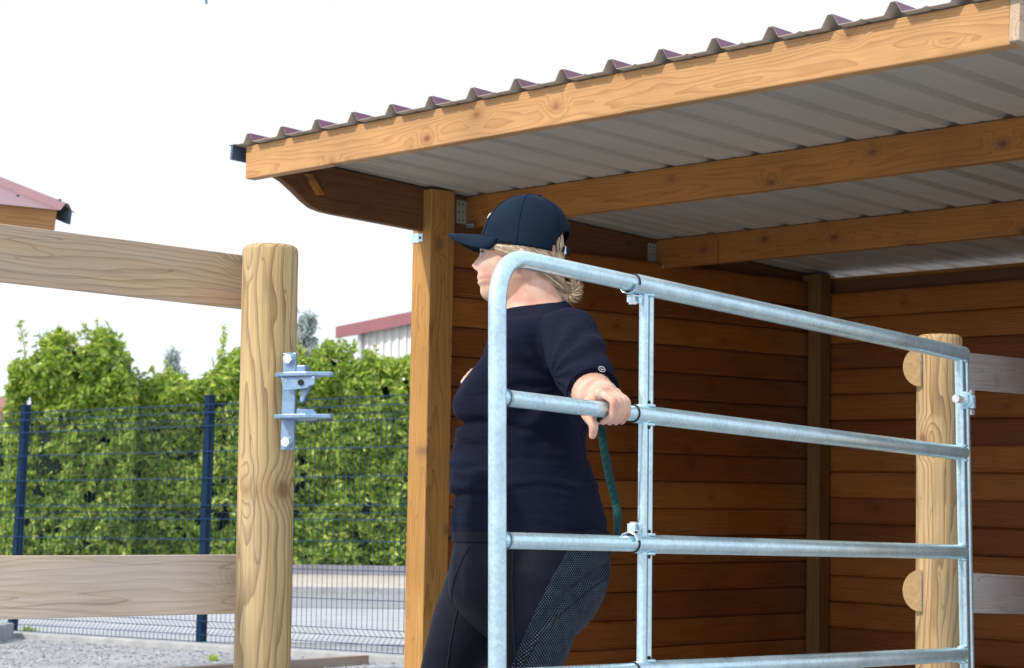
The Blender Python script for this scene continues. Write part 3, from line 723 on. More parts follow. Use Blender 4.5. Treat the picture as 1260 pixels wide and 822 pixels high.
# clamp bolts at bars 1 (below) and 3 (above)
for k, sg in ((1, -1), (3, 1)):
    c = lg(bar(k, 775)); zz = Vector((0, 0, sg))
    root = MB()
    strap = []
    for i in range(9):
        a = -2.6 + 5.2*i/8; strap.append(c + zz*(.0235*math.cos(a)) * 1 + gnrm*(.0235*math.sin(a)))
    b = MB(); lo = gdir
    w = .007
    rings = [[p - gdir*w, p + gdir*w, p + (p - c).normalized()*.0025 + gdir*w, p + (p - c).normalized()*.0025 - gdir*w] for p in strap[2:7]]
    b.loft(rings, smooth=False)
    b.box((-.012, -.010, 0), (.012, .010, .0035), M=Matrix.Translation(c + zz*.026 + gdir*.016) @ Matrix((gdir, gnrm, zz)).transposed().to_4x4())
    b.box((-.012, -.010, 0.0035), (-.009, .010, .016), M=Matrix.Translation(c + zz*.026 + gdir*.016) @ Matrix((gdir, gnrm, zz)).transposed().to_4x4())
    b.box((.006, -.010, 0.0035), (.018, .010, .017), M=Matrix.Translation(c + zz*.026 + gdir*.016) @ Matrix((gdir, gnrm, zz)).transposed().to_4x4())
    cl = b.build('clamp', M_zinc, gt, bevel=.001)
    b = MB(); q = c + zz*.034 + gdir*.012
    b.tube([q - zz*.01, q + zz*.010], .004, 10); b.tube([q + zz*.006, q + zz*.012], .0085, 6, smooth=False); b.build('bolt', M_bolt, cl)
    b = MB(); q = c + zz*.034 + gdir*.003; b.tube([q, q + gdir*.012], .0045, 10); b.build('nut', M_bolt, cl)
# hinge eye bolt at the end upright
hc = lg(gp(1181, 493)); hg = MB()
b = MB(); b.tube([hc - gdir*.078 + gnrm*.024, hc + gnrm*.024 - gdir*.006], .011, 14); hb = b.build('hinge_bolt', M_bolt, gt)
b = MB(); b.tube([hc - gdir*.036 + gnrm*.024, hc - gdir*.018 + gnrm*.024], .020, 6, smooth=False); b.build('nut', M_zinc, hb)
b = MB(); b.tube([hc - gdir*.018 + gnrm*.024, hc - gdir*.014 + gnrm*.024], .024, 16); b.build('washer', M_zinc, hb)
b = MB(); b.tube([hc + gdir*.018, hc + gdir*.06], .011, 12); b.tube([hc + gdir*.062 - Vector((0, 0, .018)), hc + gdir*.062 + Vector((0, 0, .018))], .018, 16); b.build('hinge_eye', M_zinc, hb)
b = MB(); b.tube([hc + gdir*.062 - Vector((0, 0, .036)), hc + gdir*.062 - Vector((0, 0, .021))], .0145, 6, smooth=False); b.build('nut', M_bolt, hb)
b = MB(); b.tube([hc + gdir*.062 + Vector((0, 0, .020)), hc + gdir*.062 + Vector((0, 0, .033))], .0145, 6, smooth=False); b.build('nut', M_bolt, hb)

# ---- latch on the left post.  frame: x right, y away, z up, placed on the face of the post
la = P(355.5, 494, 4.397); lroot = empty('gate_latch', la); tag(lroot, 'blue grey steel gate latch with two horn plates bolted to the round post', 'latch')
k_ = 4.40/2500
lr = Matrix.Rotation(math.radians(-24), 4, 'Z'); lroot.matrix_world = Matrix.Translation(la) @ lr @ Matrix.Scale(1.10, 4)
b = MB(); b.box((-.015, -.003, -.096), (.015, .003, .096)); b.build('back_plate', M_zinc2, lroot, bevel=.0015)
for z in (.084, -.080):
    b = MB(); b.tube([(.0, -.003, z), (.0, -.011, z)], .0105, 6, smooth=False); bl_ = b.build('bolt', M_bolt, lroot, bevel=.001)
    b = MB(); b.tube([(.0, -.0028, z), (.0, -.005, z)], .0135, 18); b.build('washer', M_zinc2, bl_)
def horn(z, n, tipdz=0):
    pts = [(-.016, -.003), (-.016, -.030), (.01, -.040), (.060, -.040), (.105, -.022), (.107, -.012), (.070, -.006), (.050, .030), (.030, .045), (.012, .040)]
    b = MB(); b.prism([Vector((x, y, z + (.0 if x < .1 else tipdz))) for x, y in pts], (0, 0, .0090)); return b.build(n, M_zinc2, lroot, bevel=.002)
horn(.046, 'upper_horn_plate'); horn(-.036, 'lower_horn_plate', 0)
b = MB(); b.prism([(.0, -.034, .045), (.076, -.034, .045), (.076, -.034, .030), (.062, -.034, .026), (.062, -.034, .023), (0.006, -.034, .018)], (0, .004, 0)); b.build('side_cheek', M_zinc2, lroot, bevel=.001)
b = MB(); b.prism([(.028, -.026, .053), (.050, -.026, .053), (.049, -.026, .069), (.030, -.026, .069)], (0, .02, 0)); b.build('latch_block', M_zinc2, lroot, bevel=.002)
b = MB(); b.prism([(.040, -.022, .03), (.062, -.022, .03), (.050, -.022, .010), (.044, -.022, -.003), (.038, -.022, -.005), (.036, -.022, .003)], (0, .008, 0)); b.build('latch_tongue', M_zinc2, lroot, bevel=.002)
b = MB(); b.tube([(.046, -.037, .034), (.046, -.030, .034)], .006, 10); b.build('pivot_pin', M_hole, lroot)
b = MB(); b.prism([(.018, -.003, -.029), (.050, .02, -.029), (.070, -.006, -.029), (.060, -.01, -.017), (.02, -.003, -.015)], (0, .003, 0)); b.build('gusset', M_zinc2, lroot, bevel=.001)

# ------------------------------------------------------------------ the person
exec_person = True
YP = 4.90; FA = math.radians(12)
Fv = Vector((-math.cos(FA), math.sin(FA), 0)); Lv = Vector((0, 0, 1)).cross(Fv)
B0 = P(650, 700, YP); B0.z = 0
MPs = Matrix((Fv, Lv, Vector((0, 0, 1)))).transposed().to_4x4(); MPs.translation = B0
MPi = MPs.inverted()
def Q(px, py, lat=0.0):
    """pixel -> person frame (forward, left, up) on the sagittal plane shifted by lat"""
    o = Vector((0, 0, HC)); d = MW @ Vector(((px - CX)/FPX, (py - CY)/FPX, 1.0)); c = B0 + Lv*lat
    p = o + d * ((c - o).dot(Lv) / d.dot(Lv)); return MPi @ p
def QY(px, py, Y): return MPi @ P(px, py, Y)

def sring(pf, pb, hw, n=40, ef=2.3, eb=2.2, cyo=0.0, hwc=.5):
    """superellipse ring through front point pf and back point pb, half width hw"""
    c = pf.lerp(pb, hwc); out = []
    for i in range(n):
        a = 2*PI*i/n; ca, sa = math.cos(a), math.sin(a); e = ef if ca > 0 else eb
        fx = math.copysign(abs(ca) ** (2/e), ca); fy = math.copysign(abs(sa) ** (2/e), sa)
        v = (pf - c) * fx if ca > 0 else (pb - c) * (-fx)
        out.append(c + v + Vector((0, fy*hw + cyo, 0)))
    return out
def interp_rings(keys, steps, **kw):
    """keys: (py, px_front, px_back, hw[, py_back]); dense rings by smooth interpolation"""
    ys = np.array([k[0] for k in keys], float); t = np.linspace(0, 1, len(keys)); tt = np.linspace(0, 1, steps)
    def itp(v):
        v = np.array(v, float); out = []
        for q in tt:                                    # catmull rom
            f = q*(len(v)-1); i = min(int(f), len(v)-2); u = f - i
            p0, p1, p2, p3 = v[max(i-1, 0)], v[i], v[i+1], v[min(i+2, len(v)-1)]
            out.append(.5*((2*p1) + (-p0+p2)*u + (2*p0-5*p1+4*p2-p3)*u*u + (-p0+3*p1-3*p2+p3)*u**3))
        return out
    Y_, Fp, Bp_, Hw = itp(ys), itp([k[1] for k in keys]), itp([k[2] for k in keys]), itp([k[3] for k in keys]); Yb = itp([k[4] if len(k) > 4 else k[0] for k in keys])
    return [sring(Q(f, y), Q(bk, yb_), h, **kw) for y, f, bk, h, yb_ in zip(Y_, Fp, Bp_, Hw, Yb)]
def limb(b, pts, rad, n=20, sub=6, flat=None):
    """smooth tapered limb with rounded ends"""
    pts = [Vector(p) for p in pts]; P_, R_ = [], []
    for i in range(len(pts)-1):
        p0, p1, p2, p3 = pts[max(i-1, 0)], pts[i], pts[i+1], pts[min(i+2, len(pts)-1)]
        for k in range(sub):
            u = k/sub; P_.append(.5*((2*p1) + (p2-p0)*u + (2*p0-5*p1+4*p2-p3)*u*u + (3*p1-p0-3*p2+p3)*u**3)); s = u*u*(3-2*u); R_.append(rad[i]*(1-s) + rad[i+1]*s)
    P_.append(pts[-1]); R_.append(rad[-1])
    t0 = (P_[0]-P_[1]).normalized(); t1 = (P_[-1]-P_[-2]).normalized(); r0, r1 = R_[0], R_[-1]
    hp = [(.95, .3), (.75, .66), (.4, .92)]
    P_ = [P_[0] + t0*r0*h for h, q in hp] + P_ + [P_[-1] + t1*r1*h for h, q in hp[::-1]]
    R_ = [r0*q for h, q in hp] + R_ + [r1*q for h, q in hp[::-1]]
    b.tube(P_, R_, n)
def remesh(b, name, voxel, smooth=6, fac=.5):
    me = b.mesh(name + '_raw', [])
    bm = bmesh.new(); bm.from_mesh(me); bmesh.ops.recalc_face_normals(bm, faces=bm.faces); bm.to_mesh(me); bm.free()
    o = bpy.data.objects.new('tmp', me); COL.objects.link(o)
    r = o.modifiers.new('r', 'REMESH'); r.mode = 'VOXEL'; r.voxel_size = voxel; r.use_smooth_shade = True
    s = o.modifiers.new('s', 'SMOOTH'); s.iterations = smooth; s.factor = fac
    dg = bpy.context.evaluated_depsgraph_get(); dg.update(); ev = o.evaluated_get(dg); new = bpy.data.meshes.new_from_object(ev); new.name = name
    bpy.data.objects.remove(o); bpy.data.meshes.remove(me)
    new.polygons.foreach_set('use_smooth', [True]*len(new.polygons)); return new
def verts(me):
    a = np.empty(len(me.vertices)*3); me.vertices.foreach_get('co', a); return a.reshape(-1, 3)
def vnorm(me):
    a = np.empty(len(me.vertices)*3); me.vertices.foreach_get('normal', a); return a.reshape(-1, 3)

# skin
def skin_mat():
    m_, t, b = mat('skin'); L = t.links.new; tc = t.nodes.new('ShaderNodeTexCoord')
    n = N(t, 'ShaderNodeTexNoise', Scale=22.0, Detail=5.0); L(tc.outputs['Object'], n.inputs['Vector'])
    r = ramp(t, n.outputs['Fac'], [(.3, (.56, .27, .20)), (.5, (.66, .39, .29)), (.72, (.72, .48, .38))]); L(r.outputs[0], b.inputs['Base Color'])
    b.inputs['Roughness'].default_value = .5; b.inputs['Subsurface Weight'].default_value = .25; b.inputs['Subsurface Radius'].default_value = (.012, .005, .003); b.inputs['Subsurface Scale'].default_value = .6
    n2 = N(t, 'ShaderNodeTexNoise', Scale=320.0, Detail=3.0); L(tc.outputs['Object'], n2.inputs['Vector'])
    bp = N(t, 'ShaderNodeBump', Strength=.12, Distance=.001); L(n2.outputs['Fac'], bp.inputs['Height']); L(bp.outputs[0], b.inputs['Normal']); return m_
M_skin = skin_mat()
pe = empty('person', M=MPs)
tag(pe, 'woman in black cap, navy T-shirt and dark riding leggings, holding the gate behind her', 'person')

body = MB()
# --- head grid
hk = [ # py, front px, back px, half width
 (253, 640, 668, .022), (256, 628, 678, .040), (263, 617, 684, .054), (274, 609, 687, .064), (288, 603, 689, .069), (300, 594.5, 690, .073), (309, 591.5, 692, .077), (315, 592.8, 691, .075), (322, 591.5, 690, .0735), (330, 590.0, 688, .072),
 (337, 589.3, 686, .068), (342, 587.6, 684, .065), (345.6, 589.4, 683, .063), (349, 588.3, 682, .060), (354, 591.6, 681, .056), (360, 591.4, 680, .052), (366, 594, 678, .047), (370.5, 600, 672, .041), (374, 612, 664, .032)]
rings = interp_rings(hk, 96, n=96, ef=2.15, eb=2.1, hwc=.52)
# feature relief
eyec = Q(594, 314)
def feat(p, fr):
    z = p.z; y = p.y; add = 0.0
    zt = Q(590, 326.5).z; zb_ = Q(590, 308).z; zn = Q(590, 334).z
    # nose
    if zn - .004 < z < zb_ + .003:
        if z > zt: t = (zb_ - z)/(zb_ - zt); hgt = .0215*max(0, t)**1.15
        else: t = (z - zn)/(zt - zn); hgt = .0215*max(0, min(1, t))**.55
        sg = .0075 + .006*max(0, min(1, (zb_ - z)/(zb_ - zt)))
        add += hgt*math.exp(-(y/sg)**2)
    for s_ in (-1, 1):
        add -= .0085*math.exp(-((y - s_*.031)/.014)**2 - ((z - eyec.z)/.009)**2)      # sockets
        add += .0035*math.exp(-((y - s_*.030)/.018)**2 - ((z - eyec.z - .016)/.006)**2)
        add += .005*math.exp(-((y - s_*.013)/.006)**2 - ((z - zn - .003)/.005)**2)      # nostril wings
        add += .004*math.exp(-((y - s_*.040)/.02)**2 - ((z - eyec.z + .028)/.015)**2)   # cheek
    return add
for R_ in rings:
    for i, p in enumerate(R_):
        a = 2*PI*i/96; ca = math.cos(a)
        if ca > 0:
            R_[i] = p + Vector((feat(p, ca), 0, 0)) * min(1, ca*1.6)
body.loft(rings)
# --- neck, trunk under the shirt, hips
def inset(k, d): return (k[0], k[1] + d, k[2] - d, k[3] - d*.00196) + tuple(k[4:])
neck = [(338, 632, 682, .050, 330), (352, 627, 685, .054, 346), (368, 622, 689, .057, 360), (383, 617, 696, .062, 372), (398, 612, 706, .075, 384), (412, 610, 714, .10, 396)]
body.loft(interp_rings(neck, 18, n=40, ef=2.0, eb=2.0))
trunk = [(383, 619, 699, .064, 373), (393, 613, 707, .105, 384), (404, 608, 716, .148, 398), (420, 603, 722, .168, 418), (440, 597, 726, .170), (460, 582, 728, .168), (480, 567.5, 728, .168), (497, 562, 726, .168), (512, 565, 724, .167), (522, 573, 722, .166), (534, 564, 721, .166), (560, 560.5, 722, .172),
         (585, 558, 729, .182), (602, 557.5, 734, .188), (611, 561.5, 737, .19), (622, 560, 740, .193), (645, 559, 745, .198), (664, 560, 748, .20)]
hips = [(650, 566, 744, .190), (668, 562, 747, .196), (690, 558, 749.5, .200), (712, 556, 748, .198), (735, 558, 742, .19), (765, 580, 725, .16), (790, 610, 700, .10)]
body.loft(interp_rings([inset(k, 10) for k in trunk], 50)); body.loft(interp_rings([inset(k, 24) for k in hips], 24))
# legs
def leg_pts(sgn):
    if sgn > 0:   # near (left) leg, trailing
        h = Q(662, 705, .10); k = Q(652, 835, .10); an = Vector((Q(690, 835, .10).x, .10, .09)); kn = Vector((k.x - .0, .10, .47)); mid = Q(655, 770, .10)
        toe = an + Vector((.17, .01, -.045))
    else:
        h = Q(609, 702, -.09); kn = Vector((Q(552, 835, -.10).x, -.10, .48)); mid = Q(584, 762, -.10); an = Vector((Q(560, 835, -.10).x, -.10, .085)); toe = an + Vector((.18, -.01, -.04))
    return h, mid, kn, an, toe
for sgn in (1, -1):
    h, mid, kn, an, toe = leg_pts(sgn)
    body_r = [.098, .092, .062, .040]
    limb(body, [h, mid, kn, kn.lerp(an, .35) + Vector((-.01, 0, 0)), an], [.074, .072, .056, .054, .040])
    limb(body, [an + Vector((-.04, 0, -.03)), an.lerp(toe, .5) + Vector((0, 0, -.01)), toe + Vector((0, 0, 0))], [.036, .036, .028])
# left arm (towards camera, straight back to the gate)
sh = QY(697, 418, 4.74); el_ = QY(732, 488, 4.48); wr = QY(748, 493, 4.32)
limb(body, [sh, sh.lerp(el_, .5) + Vector((0, 0, -.004)), el_, el_.lerp(wr, .4), wr], [.055, .051, .0475, .043, .0285])
# hand: rail frame
rc = MPi @ bar(2, 750); rax = (MPi.to_3x3() @ gdir).normalized(); rup = Vector((0, 0, 1)); rout = (MPi.to_3x3() @ gnrm).normalized()
def rp(along, th, rad): a = math.radians(th); return rc + rax*along + rout*(math.cos(a)*rad) + rup*(math.sin(a)*rad)
fx = [-.027, -.0085, .0100, .0275]; fr_ = [.0084, .0087, .0085, .0075]; flen = [1.0, 1.05, 1.02, .92]
pm = []
for i in range(4):
    mcp = rp(fx[i] * .92 + .003, 106 - i*4, .036 + (.002 if i in (1, 2) else 0)); pip = rp(fx[i], 30 + 3*i, .0325 + (.0015 if i in (1, 2) else 0)); dip = rp(fx[i] + .001, -36 + 6*i, .0275); tip = rp(fx[i] + .002, -88 + 8*i, .0262)
    limb(body, [mcp, mcp.lerp(pip, .5) + rup*.003, pip, pip.lerp(dip, .5) + rout*.002, dip, tip], [fr_[i]*1.18, fr_[i]*1.0, fr_[i]*1.06, fr_[i]*.95, fr_[i]*.94, fr_[i]*.78], n=14, sub=4)
    pm.append(mcp)
for i, m_c in enumerate(pm):
    w = wr + rax*(-.014 + .010*i)
    limb(body, [w, w.lerp(m_c, .5) + rup*.004, m_c], [.020, .0175, .0130], n=14, sub=4)
    if i: a_, b_m = pm[i-1].lerp(m_c, .5), wr
    if i: limb(body, [b_m, a_], [.018, .0100], n=12, sub=4)
cmc = wr.lerp(rp(-.03, 160, .045), .5) + rax*(-.012); mcp = rp(-.034, 188, .036); ip = rp(-.043, -108, .034); tp = QY(729, 536, bar(2, 735).y + .012)
limb(body, [wr, cmc, mcp, ip, tp], [.021, .018, .0125, .0105, .0080], n=14, sub=5)
# right arm, folded in front of the chest
shr = QY(640, 420, 5.06); elr = Q(612, 520, -.25); wrr = Q(598, 470, -.17)
limb(body, [shr, shr.lerp(elr, .5), elr], [.064, .052, .044]); limb(body, [elr, elr.lerp(wrr, .5), wrr], [.044, .038, .027])
hb_ = Q(590, 462, -.13); limb(body, [wrr, hb_], [.026, .022])
for i, (px, py) in enumerate(((582.5, 457), (578.5, 461.0), (574.8, 465.5), (572, 470))):
    t0 = hb_ + Vector((0, 0, .012 - .011*i)); limb(body, [t0, Q(px, py, -.115 + .012*(i % 2)), Q(px - .3, py + 1.0, -.08)], [.0095, .0088, .0075], n=12, sub=4)
# ear (near side)
for s_ in (1, -1):
    e = Q(649, 325); e.y = s_*.0735
    limb(body, [e + Vector((.008, 0, -.022)), e + Vector((-.004, s_*.009, -.010)), e + Vector((-.010, s_*.012, .008)), e + Vector((-.002, s_*.009, .022)), e + Vector((.010, s_*.002, .018))], [.006, .0055, .0055, .0055, .005], n=10, sub=4)
me = remesh(body, 'body', .0028, smooth=3, fac=.5); me.materials.append(M_skin); bo = link('body', me, pe)
# nails
M_nail = simple('nail', (.80, .55, .46), rough=.25, var=.05)

# eye
M_white = simple('eye_white', (.45, .42, .40), rough=.2, var=.03); M_iris = simple('iris', (.10, .14, .16), rough=.15); M_lash = simple('lash', (.05, .035, .03), rough=.7)
for s_ in (1, -1):
    e = Vector((eyec.x - .0185, s_*.0315, eyec.z + .0005)); b = MB(); b.tube([e + Vector((-.0115 + .023*i/10, 0, 0)) for i in range(11)], [.0118*math.sqrt(max(.0005, 1 - ((-1 + i/5))**2)) for i in range(11)], 16)
    ey_ = b.build('eye', M_white, pe)
    b = MB(); b.tube([e + Vector((.0096, 0, 0)), e + Vector((.0119, 0, 0))], [.0058, .0045], 14); b.build('iris', M_iris, ey_)
    b = MB()
    for j in range(14):
        a = -1 + 2*j/13; o = e + Vector((.0118*math.cos(a*.8) + .0005, .0125*math.sin(a), .0045 - .003*a*a)); b.tube([o, o + Vector((.005, .002*a, .0005)), o + Vector((.009, .004*a, .004))], [.0006, .0005, .0002], 4)
    b.tube([e + Vector((.0122*math.cos((-1 + k/4)*.8), .0125*math.sin(-1 + k/4), .0048 - .003*(-1 + k/4)**2)) for k in range(9)], .0012, 6)
    b.build('eyelash', M_lash, ey_)
# lips tint
M_lip = simple('lip', (.62, .28, .25), rough=.4, var=.08)
for zpx, dx_, rr in ((342.6, 587.2, .0034), (348.4, 588.0, .0038)):
    c = Q(dx_, zpx); b = MB(); b.tube([c + Vector((-.0040 - 26*y*y*.55, y, -.0012 if zpx < 345 else .001)) for y in (-.022, -.015, -.008, 0, .008, .015, .022)], [.0008, rr*.75, rr, rr*.95, rr, rr*.75, .0008], 10); b.build('lip', M_lip, pe)

# --- clothing
def fabric(name, col, col2, rough=.85, knit=900.0, sheen=.3, fold=.5):
    m_, t, b = mat(name); L = t.links.new; tc = t.nodes.new('ShaderNodeTexCoord')
    n = N(t, 'ShaderNodeTexNoise', Scale=6.0, Detail=6.0); L(tc.outputs['Object'], n.inputs['Vector'])
    r = ramp(t, n.outputs['Fac'], [(.3, col), (.7, col2)]); L(r.outputs[0], b.inputs['Base Color']); b.inputs['Roughness'].default_value = rough
    b.inputs['Sheen Weight'].default_value = .015; b.inputs['Sheen Roughness'].default_value = .5; b.inputs['Sheen Tint'].default_value = (.35, .45, .9, 1)
    b.inputs['Specular IOR Level'].default_value = .12
    n2 = N(t, 'ShaderNodeTexNoise', Scale=knit, Detail=2.0); L(tc.outputs['Object'], n2.inputs['Vector'])
    mp = N(t, 'ShaderNodeMapping'); mp.inputs['Scale'].default_value = (5, 5, 14); L(tc.outputs['Object'], mp.inputs[0])
    n3 = N(t, 'ShaderNodeTexNoise', Scale=1.3, Detail=3.0, Distortion=.6); L(mp.outputs[0], n3.inputs['Vector'])
    b1 = N(t, 'ShaderNodeBump', Strength=.25, Distance=.0008); L(n2.outputs['Fac'], b1.inputs['Height'])
    b2 = N(t, 'ShaderNodeBump', Strength=fold, Distance=.012); L(n3.outputs['Fac'], b2.inputs['Height']); L(b1.outputs[0], b2.inputs['Normal']); L(b2.outputs[0], b.inputs['Normal'])
    return m_, t, b
M_shirt, _, _ = fabric('navy_jersey', (.0035, .0045, .015), (.0065, .0085, .026), fold=.9)
M_cap, _, _ = fabric('black_cotton_twill', (.004, .010, .022), (.009, .022, .042), knit=600, fold=.12)
M_leg, tl_, bl2 = fabric('legging_jersey', (.006, .0065, .012), (.009, .010, .019), rough=.6, fold=.25)
# silicone grip dots on the seat and inner thigh
L = tl_.links.new; tc = tl_.nodes.new('ShaderNodeTexCoord'); sp = tl_.nodes.new('ShaderNodeSeparateXYZ'); L(tc.outputs['Object'], sp.inputs[0])
q0, q1 = Q(716, 672), Q(655, 800); sl_ = (q1.x - q0.x)/(q1.z - q0.z)
msk = mth(tl_, 'SUBTRACT', mth(tl_, 'ADD', mth(tl_, 'MULTIPLY', mth(tl_, 'SUBTRACT', sp.outputs[2], q0.z), sl_), q0.x), sp.outputs[0])
msk = mth(tl_, 'GREATER_THAN', msk, 0.0); msk = mth(tl_, 'MULTIPLY', msk, mth(tl_, 'LESS_THAN', sp.outputs[2], q0.z + .02))
pt_ = .0084
rx = mth(tl_, 'DIVIDE', mth(tl_, 'ADD', sp.outputs[0], mth(tl_, 'MULTIPLY', sp.outputs[1], .9)), pt_); rz = mth(tl_, 'DIVIDE', sp.outputs[2], pt_)
ua = mth(tl_, 'SUBTRACT', mth(tl_, 'FRACT', mth(tl_, 'ADD', rx, rz)), .5); ub_ = mth(tl_, 'SUBTRACT', mth(tl_, 'FRACT', mth(tl_, 'SUBTRACT', rx, rz)), .5)
dd_ = mth(tl_, 'SQRT', mth(tl_, 'ADD', mth(tl_, 'MULTIPLY', ua, ua), mth(tl_, 'MULTIPLY', ub_, ub_)))
dn_ = N(tl_, 'ShaderNodeTexNoise', Scale=60.0, Detail=2.0); L(tc.outputs['Object'], dn_.inputs['Vector'])
dots = mth(tl_, 'MULTIPLY', mth(tl_, 'LESS_THAN', dd_, .24), mth(tl_, 'MULTIPLY', msk, ramp(tl_, dn_.outputs['Fac'], [(.35, .55), (.6, 1.0)]).outputs[0]))
old = bl2.inputs['Base Color'].links[0].from_socket; L(mixc(tl_, old, (.15, .20, .27), dots), bl2.inputs['Base Color'])

sb = MB(); sb.loft(interp_rings(trunk, 70, n=48))
s_end = QY(728, 480, 4.515)
limb(sb, [sh + Vector((0, -.03, .005)), sh.lerp(s_end, .5) + Vector((0, 0, .004)), s_end], [.077, .069, .0590])
s_endr = shr.lerp(elr, .75); limb(sb, [shr + Vector((0, .03, 0)), shr.lerp(s_endr, .5), s_endr], [.074, .066, .062])
me = remesh(sb, 't_shirt', .0048, smooth=5, fac=.5)
# cut rounded sleeve tips back into a flat hem and lay folds
v = verts(me); nn = vnorm(me)
def cut(v, pend, pfrom, ext=0.004):
    ax = np.array((pend - pfrom).normalized()); e = np.array(pend); d = (v - e) @ ax; rad = np.linalg.norm((v - e) - d[:, None]*ax, axis=1)
    mk_ = (d > ext) & (rad < .085) & (d < .08); v[mk_] -= (d[mk_] - ext)[:, None]*ax
    return v
z = v[:, 2]; x = v[:, 0]; y = v[:, 1]
zf = lambda py: Q(640, py).z
fold = np.zeros(len(v))
KF = .72
for (py, amp, wdt, slope, ph) in ((524, .011, .0075, .10, 0), (548, .004, .007, .25, 1), (575, .0055, .008, -.10, 2), (592, .004, .007, .18, .5), (611, .0105, .0065, -.06, 3), (628, .0035, .007, .12, 4), (648, .003, .006, 0, 2)):
    zc = zf(py) + slope*(x - .1) + .006*np.sin(x*28 + ph) + .004*np.sin(y*25 + ph); fold -= KF*amp*np.exp(-((z - zc)/wdt)**2)*(.35 + .65*np.clip((x + .05)/.2, 0, 1))
    fold += KF*amp*.35*np.exp(-((z - zc - wdt*2.2)/(wdt*1.6))**2)
nz = np.array([mnoise.fractal(Vector((p[0]*6, p[1]*6, p[2]*11)), 1.0, 2.0, 3) for p in v]); fold += nz*.006
# drag lines radiating from the arm pit to the bust
ap = np.array(Q(690, 470, .17)); dv = v - ap; ang = np.arctan2(dv[:, 2], dv[:, 0]); rr_ = np.hypot(dv[:, 0], dv[:, 2]); fold += .005*np.sin(ang*11)*np.exp(-((rr_ - .09)/.08)**2)*(y > .02)
v = v + nn*fold[:, None]
v = cut(v, s_end, sh, .010); v = cut(v, s_endr, shr, .004)
me.vertices.foreach_set('co', v.ravel()); me.update(); me.materials.append(M_shirt); ts = link('t_shirt', me, pe)
# ribbed collar and hems
def ringtube(name, center, ax, R, r, m_, parent, n=40, oval=1.0, up=Vector((0, 0, 1))):
    ax = ax.normalized(); a = ax.orthogonal().normalized() if abs(ax.dot(up)) > .95 else (up - ax*up.dot(ax)).normalized(); c = ax.cross(a)
    pts = [center + a*R*math.cos(2*PI*i/n) + c*R*oval*math.sin(2*PI*i/n) for i in range(n+1)]
    b = MB(); b.tube(pts, r, 8, cap=False); return b.build(name, m_, parent)
ringtube('sleeve_hem', s_end + (s_end - sh).normalized()*.008, s_end - sh, .0585, .0030, M_shirt, ts)
# collar: tilted ring
cf, cb_ = Q(614, 397), Q(696, 373); cc = (cf + cb_)/2; pts = []
for i in range(41):
    a = 2*PI*i/40; pts.append(cc + (cf - cc)*math.cos(a) + Vector((0, .063*math.sin(a), -.008*abs(math.sin(a)))))
b = MB(); b.tube(pts, .0065, 8, cap=False); b.build('collar', M_shirt, ts)
# sleeve emblem (small white outline badge)
M_badge = simple('white_print', (.75, .78, .82), rough=.6, var=.02)
ec = QY(740, 455.5, 4.50); wv_ = MPi.to_3x3() @ Vector((0, -1, 0)); wx = MPi.to_3x3() @ Vector((1, 0, 0)); b = MB()
ec = ec + wv_*.028
def emb(u, w): return ec + wx*(u*math.cos(-.5) - w*math.sin(-.5)*1) + Vector((0, 0, 1))*(u*math.sin(-.5) + w*math.cos(-.5)) - wv_*(u*u + w*w)*8
b.tube([emb(.0075*math.cos(2*PI*i/24), .0052*math.sin(2*PI*i/24)) for i in range(25)], .0006, 6, cap=False)
b.tube([emb(-.0035, .002), emb(0, -.0025), emb(.0035, .002)], .0008, 6); b.build('badge', M_badge, ts)

# leggings
M_seam = simple('seam_crease_black', (.004, .004, .007), rough=.8)
lb = MB(); lb.loft(interp_rings(hips, 36, n=48))
for sgn in (1, -1):
    h, mid, kn, an, toe = leg_pts(sgn); limb(lb, [h, mid, kn, kn.lerp(an, .35) + Vector((-.01, 0, 0)), an + Vector((0, 0, .10))], [.110, .103, .071, .066, .048], n=28)
me = remesh(lb, 'leggings', .0052, smooth=5, fac=.5); v = verts(me); nn = vnorm(me)
# crease under the seat, seam ridge down the thigh
fold = np.zeros(len(v)); ys_ = v[:, 1] > -.02
ca_, cb2 = Q(748, 703), Q(650, 815); dirc = np.array([cb2.x - ca_.x, cb2.z - ca_.z]); ll = np.linalg.norm(dirc); dirc /= ll
rx_ = v[:, 0] - ca_.x; rz_ = v[:, 2] - ca_.z; al = rx_*dirc[0] + rz_*dirc[1]; pe_ = rx_*-dirc[1] + rz_*dirc[0] - .012*np.sin(al/ll*PI)
wgt = np.clip(1 - al/ll*.75, .25, 1)*(al > -.03)*(al < ll + .05); fold -= .022*wgt*np.exp(-(pe_/.013)**2)*ys_
nz = np.array([mnoise.fractal(Vector((p[0]*8, p[1]*8, p[2]*8)), 1.0, 2.0, 2) for p in v]); fold += nz*.002
v = v + nn*fold[:, None]; me.vertices.foreach_set('co', v.ravel()); me.update(); me.materials.append(M_leg); lg_ = link('leggings', me, pe)
ws = interp_rings([(655, 559.5, 749, .2015), (667, 560.5, 750, .2015)], 4, n=48); b = MB(); b.loft(ws, cap=False); b.build('waistband', M_leg, lg_)
from mathutils.bvhtree import BVHTree
bv = BVHTree.FromPolygons([tuple(p) for p in v], [tuple(p.vertices) for p in me.polygons])
def on_leg(px, py):
    q = Q(px, py, .12); h = bv.ray_cast(Vector((q.x, .6, q.z)), Vector((0, -1, 0))); return h[0] + Vector((0, .0008, 0)) if h[0] is not None else None
